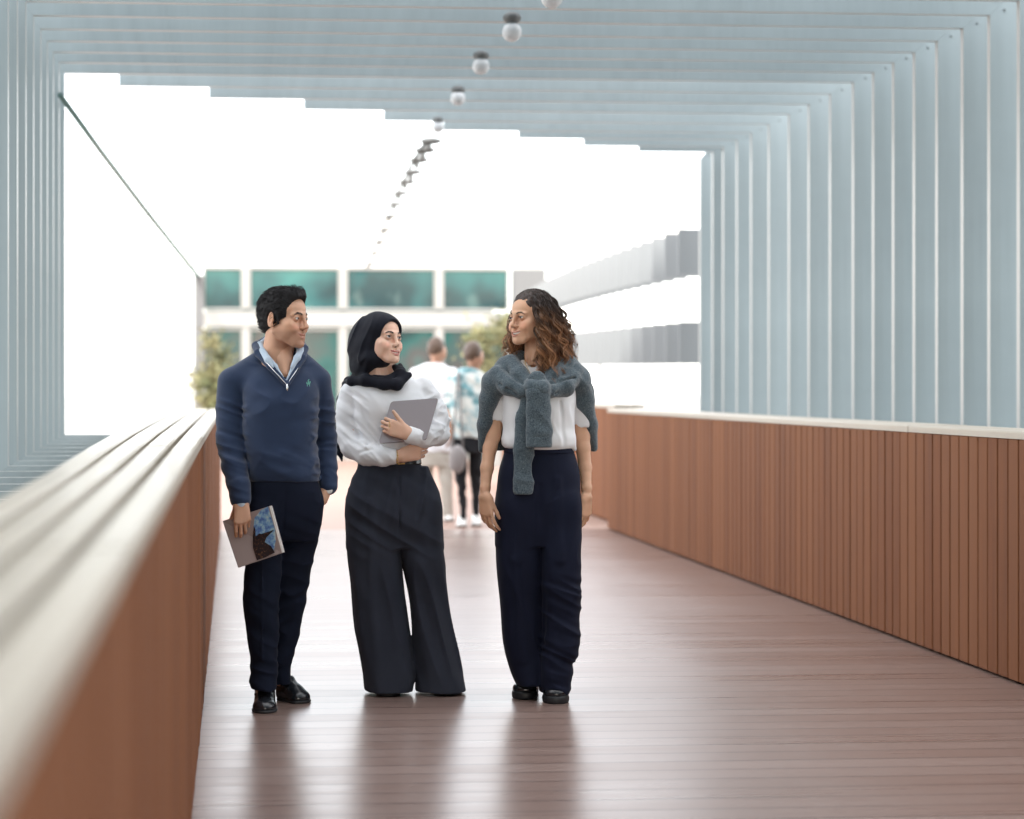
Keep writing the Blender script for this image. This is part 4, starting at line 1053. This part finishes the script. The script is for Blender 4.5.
    f.chain(V, [(371,500,.125,1.2),(372,600,.10,1.2),(380,688,.11,1.4)], .03); f.chain(V, [(424,520,.115,1.2),(430,600,.095,1.2),(444,688,.11,1.4)], .03)
    lo, hi = P(340,560,0), P(448,462,0); wrinkle(V, (lo[0],-.2,lo[2]), (hi[0],.2,hi[2]), .007, (9,5,8,14,4), .8, 2.)
    lo, hi = P(342,696,0), P(414,560,0); wrinkle(V, (lo[0],-.2,lo[2]), (hi[0],.2,hi[2]), .011, (15,6,2.2,3.5,1), .9, 4.)
    lo, hi = P(400,696,0), P(470,540,0); wrinkle(V, (lo[0],-.2,lo[2]), (hi[0],.2,hi[2]), .011, (15,6,2.2,3.5,1), .9, 6.)
    lo, hi = P(352,528,0), P(436,460,0); wrinkle(V, (lo[0],-.2,lo[2]), (hi[0],.0,hi[2]), .006, (20,6,3,-4,1), .9, 9.)
    f.chain(V, [(399,466,.115,1),(400,500,.145,1),(399,545,.13,1.3)], .008, 's')
    f.chain(V, [(430,478,.08,1),(438,494,.10,1)], .006, 's'); f.chain(V, [(362,468,.10,1),(366,500,.14,1.2)], .01, 's')
    V.obj('trousers', M_char, f.root, smooth_it=1)
    V = f.vol(350,428,450,468,-.15,.17,.0032); f.loft(V, [(455.5,358.5,420.5,0,.110),(464,357.5,421.5,0,.116)], .001, 2.5); be = V.obj('belt', M_leather, f.root)
    mb = MB(); cc = P(401,462,.128); r = [cc+np.array(q)*.001 for q in ((-14,0,6),(14,-2,8),(15,-2,-7),(-13,0,-9),(-14,0,6))]; mb.tube(r, .0022, 6); mb.build('buckle', M_gold, be, True)
    shoe(f, P(389,0,-.15)*[1,1,0], P(388,0,.10)*[1,1,0], .098, M_leather, .055)
    shoe(f, P(443,0,-.15)*[1,1,0], P(452,0,.085)*[1,1,0], .096, M_leather, .055)
    return f

# ---------------------------------------------------------------- the woman with curly hair
def build_curly_woman():
    f = Fig(540, 8.33, 'curly-haired woman in a white T-shirt and navy trousers, grey sweater knotted over her shoulders'); P = f.P; k = f.k
    p = dict(skin=(.60,.355,.23), lipc=(.46,.19,.15), smile=1.3, open=5, lipw=35, browm=M_brow_c, brow=1.05, jw=.92, fw=.95, nose=-1, neck=44, lash=1, eye=3.6, cheek=3, gaze=(-.05,-1,-.02), iris=(.04,.02,.01))
    T = frame(P(531,318.5,.03), R(-57), R(1), R(-2), 1.0); HV = finish_head(f, p, T, 'c'); m_sk = skin_mat('skin_olive', p['skin'])
    V = f.vol(470,606,345,712,-.25,.30,.009)
    f.chain(V, [(535,345,-.01,10.5),(536,368,-.02,11)], .02); f.chain(V, [(514,380,-.02,9.5),(562,380,-.02,9.5)], .04)
    f.loft(V, [(368,516,556,0,.06),(395,508,568,.01,.09),(440,512,566,0,.08),(480,508,572,0,.09),(505,506,574,0,.09)], .03)
    f.chain(V, [(523,505,0,14),(524,600,.0,9),(526,690,.02,5.5)], .02); f.chain(V, [(557,505,0,14),(556,600,.03,9),(556,694,.06,5.5)], .02)
    f.keep(V, p['skin'])
    sk2 = tuple(x*1.0 for x in p['skin'])
    V = f.vol(472,508,385,534,-.12,.20,.0026)
    f.chain(V, [(502,390,-.02,8.5),(497,415,-.02,8.2),(493,436,-.02,7.4),(490,448,-.01,6.8),(487,468,.02,6.4),(485.3,488,.05,4.8),(485,497,.06,4.7)], .012)
    hand(V, P(485,495,.06), (.06,-.10,-1), (.75,.75,.1), 1, ((.22,.35,.25),(.28,.4,.3),(.34,.45,.3),(.38,.45,.3)), .88, (.85,.30,.25), .30, .2)
    f.keep(V, sk2)
    V = f.vol(566,606,385,538,-.12,.20,.0026)
    f.chain(V, [(574,390,-.03,8.5),(579,415,-.03,8.4),(582,436,-.03,7.8),(583,448,-.02,7.2),(585,468,.0,6.6),(586.5,488,.04,4.9),(586.5,497,.05,4.8)], .012)
    hand(V, P(586.5,496,.05), (-.05,-.10,-1), (-.75,.75,.1), -1, ((.25,.4,.25),(.32,.45,.3),(.38,.5,.3),(.42,.5,.3)), .88, (.85,.30,.25), .30, .2)
    f.keep(V, sk2)
    body = f.body(m_sk); head_parts(p, T, body, HV)
    # T-shirt
    V = f.vol(482,596,355,460,-.20,.22,.0042)
    f.loft(V, [(360,518,552,-.015,.06),(368,509,563,-.01,.08),(378,501,572,0,.098),(395,501,575,.005,.118),(412,502,574,.01,.120),(430,502.5,574,.008,.114),(440,501.5,575.5,.008,.121),(446,503,574.5,.006,.117),(450.5,509,569.5,.004,.104)], .015, 2.4)
    f.chain(V, [(505,385,-.01,12),(499,402,-.015,11),(496,416,-.02,10)], .012); f.chain(V, [(573,386,-.02,12),(579,404,-.025,11),(583,423,-.03,10)], .012)
    f.chain(V, [(496,421,-.02,8.4),(495.3,428,-.02,12)], .002, 's'); f.chain(V, [(583,430,-.03,8.6),(583.5,438,-.03,12)], .002, 's')
    f.chain(V, [(534,345,.02,11),(532,359,.05,9)], .004, 's')
    f.chain(V, [(570,438,.06,4),(574.5,449,.055,2.2)], .01)
    lo, hi = P(496,454,0), P(578,372,0); wrinkle(V, (lo[0],-.18,lo[2]), (hi[0],.1,hi[2]), .0065, (13,6,5,6,3), .7, 3.)
    for a, b in (((512,400,.11,.8),(516,446,.12,1.6)), ((560,402,.11,.9),(565,446,.115,1.6)), ((552,412,.13,.8),(548,444,.13,1.4)), ((505,404,.09,.8),(508,440,.10,1.2))): f.chain(V, [a, b], .014, 's')
    V.obj('t_shirt', M_tee, f.root, smooth_it=1)
    # necklace, earring
    mb = MB(); pts = [P(524,354,.055), P(525.5,364,.082), P(530,373,.112), P(534,377,.122), P(540,372,.115), P(546,360,.085)]; mb.tube(pts, .0011, 5); nk = mb.build('necklace', M_gold, f.root, True)
    mb = MB(); mb.ball(P(534.3,378.5,.125), (.006,.003,.007), 10, 6); mb.build('pendant', M_gold, nk, True)
    e0 = T(np.array([(-0.0,0,0)]))[0]
    mb = MB(); ec = P(539.5,336.5,.115); mb.tube([ec+np.array((0,0,.012)), ec+np.array((0,0,.004))], .0012, 5); mb.ball(ec, .0048, 10, 8); mb.build('earring', M_pearl, f.root, True)
    # sweater over the shoulders
    V = f.vol(470,604,350,500,-.24,.26,.0040); fl = ((0,1,0),.55)
    f.chain(V, [(520,358,-.03,8),(507,368,.02,11.5),(495,382,.03,12.5),(489,400,.01,9.5),(485,425,-.02,7.5),(481,450,-.04,2.8)], .02)
    f.chain(V, [(553,358,-.03,8),(566,366,.01,11.5),(578,380,.02,13),(584,400,.0,10),(590,425,-.03,7),(594,448,-.05,3.2)], .02)
    f.loft(V, [(362,512,562,-.07,.06),(380,488,588,-.075,.075),(410,482,594,-.08,.07),(435,481,595,-.085,.06),(450,480,596,-.09,.045)], .02, 3)
    f.chain(V, [(497,374,.06,9),(508,386,.105,9.5),(522,392,.135,8),(535,389,.155,8)], .012)
    f.chain(V, [(511,362,.045,8),(520,374,.10,8),(531,384,.14,7)], .012)
    f.chain(V, [(574,372,.05,10),(564,386,.10,10.5),(550,389,.14,8),(540,388,.155,8)], .012)
    f.chain(V, [(561,364,.04,8),(553,373,.10,7.5),(544,383,.14,7)], .012)
    f.chain(V, [(533,386,.165,9),(541,388,.17,9.5)], .01)
    # the T-shirt shows again below the bands and at the arms
    f.chain(V, [(499,412,.085,8),(495,450,.08,12)], .01, 's', ((0,1,0),.5)); f.chain(V, [(577,414,.085,7),(580,450,.08,12)], .01, 's', ((0,1,0),.5))
    wl, wh = P(476,460,0), P(600,356,0); wrinkle(V, (wl[0],-.24,wl[2]), (wh[0],.12,wh[2]), .0055, (10,8,12,12,6), .75, 4.)
    for a, b in (((503,368,.09,1),(529,389,.165,1)), ((574,378,.11,1.1),(546,385,.165,1)), ((500,384,.115,1),(523,398,.145,.8)), ((568,392,.145,1),(549,394,.155,.9))): f.chain(V, [a, ((a[0]+b[0])/2,(a[1]+b[1])/2,(a[2]+b[2])/2+.012,1.2), b], .01, 's')
    sw = V.obj('shoulder_sweater', M_knit, f.root, smooth_it=1)
    V = f.vol(506,560,380,500,.05,.24,.0032)
    f.chain(V, [(530,396,.140,9),(525,420,.138,9.5),(523.5,450,.135,9.8),(523.2,478,.135,9.6)], .006, 'u', ((0,1,0),.42))
    f.chain(V, [(523.2,482,.135,10.2),(523.1,489,.135,10.2)], .004, 'u', ((0,1,0),.42))
    V.op(lambda X,Y,Z: (P(523,494.5,.135)[2]-Z)+0*X+0*Y, (-.3,-.3,0), (.3,.3,1.), .003, 'i')
    wl, wh = P(508,496,0), P(545,396,0); wrinkle(V, (wl[0],-.24,wl[2]), (wh[0],-.02,wh[2]), .0035, (10,8,14,8,3), .8, 1.)
    V.obj('hanging_sleeve', M_knit, sw, smooth_it=1)
    V = f.vol(516,560,370,456,.05,.26,.0032)
    f.chain(V, [(537,380,.172,9.2),(538,392,.182,12.0),(538.5,412,.178,12.3),(539,432,.174,12.8),(539,444,.172,13.2)], .006, 'u', ((0,1,0),.48))
    V.op(lambda X,Y,Z: (P(539,447.5,.172)[2]-Z)+0*X+0*Y, (-.3,-.3,0), (.3,.3,1.6), .003, 'i')
    f.chain(V, [(527,437.5,.20,.7),(552,437,.20,.7)], .004, 's')
    wl, wh = P(520,440,0), P(558,376,0); wrinkle(V, (wl[0],-.26,wl[2]), (wh[0],-.05,wh[2]), .004, (12,8,12,10,3), .8, 6.)
    V.obj('hanging_sleeve', M_knit, sw, smooth_it=1)
    # trousers
    V = f.vol(488,590,440,700,-.22,.26,.0045)
    f.loft(V, [(443,506,571,0,.106),(452,504.5,573.5,0,.112),(470,499.5,578.5,0,.128),(495,497,580,0,.138),(520,496.5,580.5,0,.135),(545,496.5,580,0,.12)], .02, 2.5)
    f.loft(V, [(500,496.5,542,0,.13),(530,496.5,541,0,.125),(565,497,541,0,.12),(600,500,541.5,.0,.112),(635,503,542,.005,.108),(660,507.5,542.5,.01,.105),(675,512,543,.02,.10),(684,516,543,.025,.098)], .014, 2.5, 'u', True)
    f.loft(V, [(500,536,580.5,.01,.13),(530,538,580.5,.02,.13),(565,539,579.5,.035,.128),(600,540,580,.05,.122),(635,540.5,579,.06,.118),(660,539,575.5,.065,.115),(680,538.5,571,.07,.108),(692,540,569,.075,.10)], .006, 2.5, 'u', True)
    f.chain(V, [(540,486,.140,1.2),(539.5,530,.145,2.6),(539.5,560,.14,3.0),(541,640,.11,2.4)], .02, 's'); f.chain(V, [(520,470,.12,.8),(516,560,.115,1.5),(522,660,.10,1.5)], .03); f.chain(V, [(558,480,.125,.8),(560,560,.155,1.4)], .03)
    f.chain(V, [(556,452,.115,.7),(558,480,.14,.9),(557,500,.14,.8)], .008, 's'); f.chain(V, [(516,452,.11,.7),(514,480,.13,.9)], .008, 's')
    lo, hi = P(532,676,0), P(584,566,0); wrinkle(V, (lo[0],-.26,lo[2]), (hi[0],.1,hi[2]), .0065, (5,5,17,16,10), .8, 12.)
    lo, hi = P(536,696,0), P(584,640,0); wrinkle(V, (lo[0],-.25,lo[2]), (hi[0],.1,hi[2]), .006, (9,6,26,12,6), .8, 2.)
    lo, hi = P(494,690,0), P(546,480,0); wrinkle(V, (lo[0],-.2,lo[2]), (hi[0],.2,hi[2]), .0045, (11,6,4,4,2), .8, 4.)
    lo, hi = P(536,600,0), P(584,470,0); wrinkle(V, (lo[0],-.22,lo[2]), (hi[0],.2,hi[2]), .0045, (11,6,5,-5,2), .8, 6.)
    V.obj('trousers', M_ink, f.root, smooth_it=1)
    V = f.vol(498,580,436,456,-.15,.17,.0032); f.loft(V, [(444,505.5,572,0,.110),(453,504,574,0,.117)], .001, 2.5); V.obj('waistband', M_ink, f.root)
    shoe(f, P(529,0,-.17)*[1,1,0], P(523.5,0,.06)*[1,1,0], .104, M_leather, .055, .020, opening=.04)
    shoe(f, P(556,0,-.06)*[1,1,0], P(555.5,0,.19)*[1,1,0], .106, M_leather, .055, .020, opening=.04)
    # hair: a dark under-volume and long loose curls
    V = f.vol(492,586,284,386,-.20,.20,.0032)
    V.ell(T(np.array([(0,16,34)])*mm)[0], np.array((84,98,88))*mm, .01, 'u', T.M)
    V.ell(P(552,338,-.01), (12*k,.07,22*k), .03, 'u'); V.ell(P(556,355,-.015), (13*k,.06,16*k), .03)
    V.ell(P(520,346,-.10), (12*k,.05,16*k), .02)
    V.op(lambda X,Y,Z: .006*vnoise(X*60,Y*60,Z*30)+.002*vnoise(X*220,Y*220,Z*90), (-.3,-.3,1.2), (.3,.3,1.8), 0, 'd')
    V.ell(T(np.array([(0,-114,-6)])*mm)[0], np.array((90,100,86))*mm, .008, 's', T.M)
    V.cap(T(np.array([(0,-10,-60)])*mm)[0], P(532,372,.06), .052, .05, .01, 's')
    A, Q = V.mesh(); hb = mesh_obj('hair', A, Q, M_hair_c, f.root, np.tile((.030,.014,.009), (len(A),1)))
    q = random.Random(21); paths = []; cols = []
    def curl(S, E, bulge, amp, fq, n=34, ph=0.):
        S, E = np.array(S), np.array(E); t = np.linspace(0, 1, n)[:,None]; C1 = S+bulge; C2 = E*.65+S*.35+bulge*1.1
        c = (1-t)**3*S+3*(1-t)**2*t*C1+3*(1-t)*t*t*C2+t**3*E; a = amp*np.clip(t*2.2-.25, 0, 1)**1.2
        an = ph+t*fq*2*math.pi+.6*np.sin(t*5+ph)
        return c+np.concatenate([a*np.cos(an), a*np.sin(an), .35*a*np.sin(an*.5+1)], 1)
    def scalp(a, b):
        """a: around from the parting towards the back, b: height angle"""
        v = np.array((math.cos(b)*math.sin(a)*83, -math.cos(b)*math.cos(a)*97+16, math.sin(b)*88+33)); return T(np.array([v])*mm)[0]
    def lock(S, E, bl, amp, fq, n, ph, tone, m=6, sp=.0045):
        for j in range(m):
            o = np.array([q.gauss(0,sp) for _ in range(3)]); paths.append(curl(S+o*.8, E+o*1.3+np.array((0,0,q.uniform(-.012,.012))), bl, amp*q.uniform(.85,1.15), fq, n, ph+q.uniform(-.45,.45))); cols.append(min(1, max(0, tone+q.uniform(-.25,.25))))
    for i in range(330):
        # near side: from the hairline round to the back, falling on the shoulder nearest the right of the picture
        a = q.uniform(.80, 3.3); b = q.uniform(.0, 1.45)
        if a < 1.25 and b < .35: continue
        S = scalp(a, b); fr = (a-.8)/2.5
        ex = 541+34*min(1, max(0, fr*.75+q.gauss(0,.22))); ey = q.uniform(348,389)-max(0, ex-566)*.9; dd = .135-.20*fr+q.gauss(0,.02)
        out = (S-T.pos); out[2] = max(out[2]*.4, .0); out = out/np.linalg.norm(out)
        lock(S, P(ex, ey, dd), out*q.uniform(.006,.030)+np.array((.010, -.004, -.012)), q.uniform(.009,.018), q.uniform(3.4,5.6), 54, i*1.7, q.random(), 5, .0032)
    for i in range(60):
        # far side, seen beyond the face and chin
        a = q.uniform(-2.6,-.95); b = q.uniform(.1,1.4); S = scalp(a, b)
        E = P(q.uniform(499,520), q.uniform(346,362), q.uniform(-.06,.04)) if q.random() < .6 else P(q.uniform(507,524), q.uniform(336,356), q.uniform(-.10,-.02))
        lock(S, E, np.array((-.014,.012,0.)), q.uniform(.007,.013), q.uniform(3.4,5.2), 46, i*1.3, q.uniform(.3,1), 4, .003)
    for i in range(420):
        # roots laid back over the crown
        a = q.uniform(-2.8,3.2); b = q.uniform(.25,1.5); S = scalp(a, b); 
        if abs(a) < 1.0 and b < .95: continue
        a2 = a+(.45 if a > 0 else -.45); E = scalp(a2, b-.55)+np.array((0,0,-.01)); n_ = (S-T.pos)/np.linalg.norm(S-T.pos)
        paths.append(curl(S+n_*.001, E+n_*.006, n_*.009, .0035, 2.2, 16, i)); cols.append(-q.random()*.6)
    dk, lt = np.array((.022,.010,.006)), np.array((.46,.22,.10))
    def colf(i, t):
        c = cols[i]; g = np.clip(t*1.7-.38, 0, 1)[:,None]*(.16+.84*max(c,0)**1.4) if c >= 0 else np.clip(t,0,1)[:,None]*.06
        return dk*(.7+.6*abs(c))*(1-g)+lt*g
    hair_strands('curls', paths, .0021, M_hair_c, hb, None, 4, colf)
    return f

# ---------------------------------------------------------------- the two people far behind
def far_person(px, Y, rows_top, m_top, rows_leg, m_leg, head, hair, arms, feet, label, m_shoe, extra=None):
    f = Fig(px, Y, label); P = f.P; sk = (.45,.27,.19)
    V = f.vol(px-36,px+36,330,532,-.3,.3,.012)
    hx, hy, hd = head
    V.ell(P(hx,hy,hd), (.078,.098,.118), .01); f.chain(V, [(hx,hy+8,hd,5.2),(hx,hy+18,0,5.6)], .02)
    V.ell(P(hx+hair[3]*6,hy+1.5,hd), (.035,.07,.07), .02)
    f.loft(V, [(r[0],r[1]+3,r[2]-3,r[3],r[4]-.03) for r in rows_top], .02)
    for a in arms: f.chain(V, [(q[0],q[1],q[2],max(2.4,q[3]-1.4)) for q in a], .02)
    hand(V, P(*arms[0][-1][:3]), (0,-.2,-1), (-1,0,0), 1, size=1.); hand(V, P(*arms[1][-1][:3]), (0,-.2,-1), (1,0,0), -1, size=1.)
    for l in rows_leg: f.chain(V, [(q[0],q[1],q[2],q[3]-1.5) for q in l], .02)
    f.keep(V, sk); f.body(hair[4]); hc = np.array((.085,.05,.033))
    V = f.vol(hx-16,hx+16,hy-20,hy+18,-.2,.2,.009); V.ell(P(hx-hair[3]*1.2,hy-2.5,hd), (.088,.108,.118), .01)
    V.ell(P(hx+hair[3]*11,hy+5,hd), (.07,.12,.10), .01, 's'); V.op(lambda X,Y_,Z: (P(hx,hy+hair[1],hd)[2]-Z)+0*X+0*Y_, (-1,-1,0), (1,1,2), .01, 'i')
    V.op(lambda X,Y_,Z: .006*vnoise(X*60,Y_*60,Z*60), (-.4,-.4,1.), (.4,.4,2.), 0, 'd'); V.obj('hair', hair[0], f.root, lambda A_: np.tile(hc, (len(A_),1)))
    V = f.vol(px-36,px+36,340,470,-.3,.3,.009); f.loft(V, rows_top, .02); [f.chain(V, a[:2], .015) for a in arms]
    lo = P(px-34,465,0); hi = P(px+34,350,0); wrinkle(V, (lo[0],-.3,lo[2]), (hi[0],.3,hi[2]), .012, (7,6,9,7,4), .8, px)
    top = V.obj('shirt', m_top, f.root, smooth_it=1)
    V = f.vol(px-36,px+36,425,530,-.3,.3,.010); f.loft(V, [(rows_top[-1][0]-4,rows_top[-1][1]+1.5,rows_top[-1][2]-1.5,0,.12),(rows_top[-1][0]+14,rows_top[-1][1]+1,rows_top[-1][2]-1,0,.12)], .01)
    for l in rows_leg: f.chain(V, l, .02)
    lo = P(px-34,525,0); hi = P(px+34,430,0); wrinkle(V, (lo[0],-.3,lo[2]), (hi[0],.3,hi[2]), .009, (6,6,10,7,4), .8, px)
    V.obj('trousers', m_leg, f.root, smooth_it=1)
    for a, b in feet: shoe(f, a(P), b(P), .10, m_shoe, .07)
    return f
def build_far():
    m_s = skin_mat('skin_far', (.45,.27,.19))
    grey = hair_mat('hair_grey', (.05,.04,.04))
    A = far_person(434, 19.6, [(363,426,442,0,.09),(368,416,450,0,.11),(378,412,455,0,.13),(400,414,455,0,.13),(430,415,454,0,.13),(452,415,454,0,.13)], M_blouse,
        [[(425,448,0,8),(426,480,.0,6.5),(427,516,.05,5)], [(444,448,0,8),(446,480,.05,6.5),(448,516,.1,5)]], cloth('cream_cotton', (.5,.47,.42)),
        (437,351,.02), (M_hair_c, 4, 0, 1, m_s), [[(416,374,0,6.5),(411,402,-.03,5),(412,428,.08,3.6)], [(452,374,0,6.5),(458,402,-.03,5),(458,428,.1,3.6)]],
        [(lambda P: P(427,0,-.1)*[1,1,0], lambda P: P(426,0,.17)*[1,1,0]), (lambda P: P(448,0,-.05)*[1,1,0], lambda P: P(449,0,.2)*[1,1,0])],
        'short-haired person in a loose white shirt standing behind the headscarf woman', M_white)
    m_pat = mat('aqua_print', (.5,.7,.7), .8); vv = coords(m_pat)
    L(m_pat, ramp(m_pat, noise(m_pat, vv, 9, 3, .6), [(.40,(.16,.34,.38)),(.48,(.50,.62,.64)),(.56,(.72,.74,.70)),(.7,(.76,.78,.76))]), bsdf(m_pat).inputs['Base Color'])
    B = far_person(467, 18.7, [(368,461,477,0,.08),(373,454,484,0,.10),(383,450,488,0,.12),(405,450,488,0,.13),(425,449,487,0,.13),(438,450,486,0,.13)], m_pat,
        [[(460,440,0,8.5),(460,470,.02,6.5),(463,500,.03,3.8),(463.5,516,.04,3.4)], [(476,440,0,8.5),(476,470,-.02,6.5),(476,500,-.03,3.8),(476,513,-.05,3.4)]], cloth('black_jersey', (.015,.016,.02)),
        (474,356,.02), (M_hair_c, 5, 0, 1, m_s), [[(453,380,0,6),(449,405,-.02,4.6),(450,430,.06,3.4)], [(485,380,0,6),(490,405,-.02,4.6),(489,428,.08,3.4)]],
        [(lambda P: P(463,0,-.1)*[1,1,0], lambda P: P(461,0,.14)*[1,1,0]), (lambda P: P(476,0,-.2)*[1,1,0], lambda P: P(477,0,.04)*[1,1,0])],
        'person in an aqua patterned top and black trousers, far off between the two women', M_white)
    # grey shoulder bag hanging at that person's side
    bg_ = empty('shoulder_bag', B.o, 'slouchy grey bag hanging at the side of the far person in aqua', 'bag')
    V = B.vol(440,475,440,490,.05,.35,.008); V.ell(B.P(457.5,459,.17), (.085,.055,.13), .01); wrinkle(V, B.P(440,485,0)-[0,.4,0], B.P(475,440,0)+[0,.1,0], .01, (9,9,9,5,5), .8, 2.)
    V.obj('pouch', cloth('grey_canvas', (.33,.31,.31)), bg_, smooth_it=1)
    mb = MB(); mb.tube([B.P(452,452,.17), B.P(455,415,.17), B.P(458,372,.11)], .010, 6); mb.tube([B.P(463,452,.17), B.P(461,415,.17), B.P(459,372,.11)], .010, 6); mb.build('strap', cloth('grey_webbing', (.28,.27,.27)), bg_, True)
build_man(); build_scarf_woman(); build_curly_woman(); build_far()
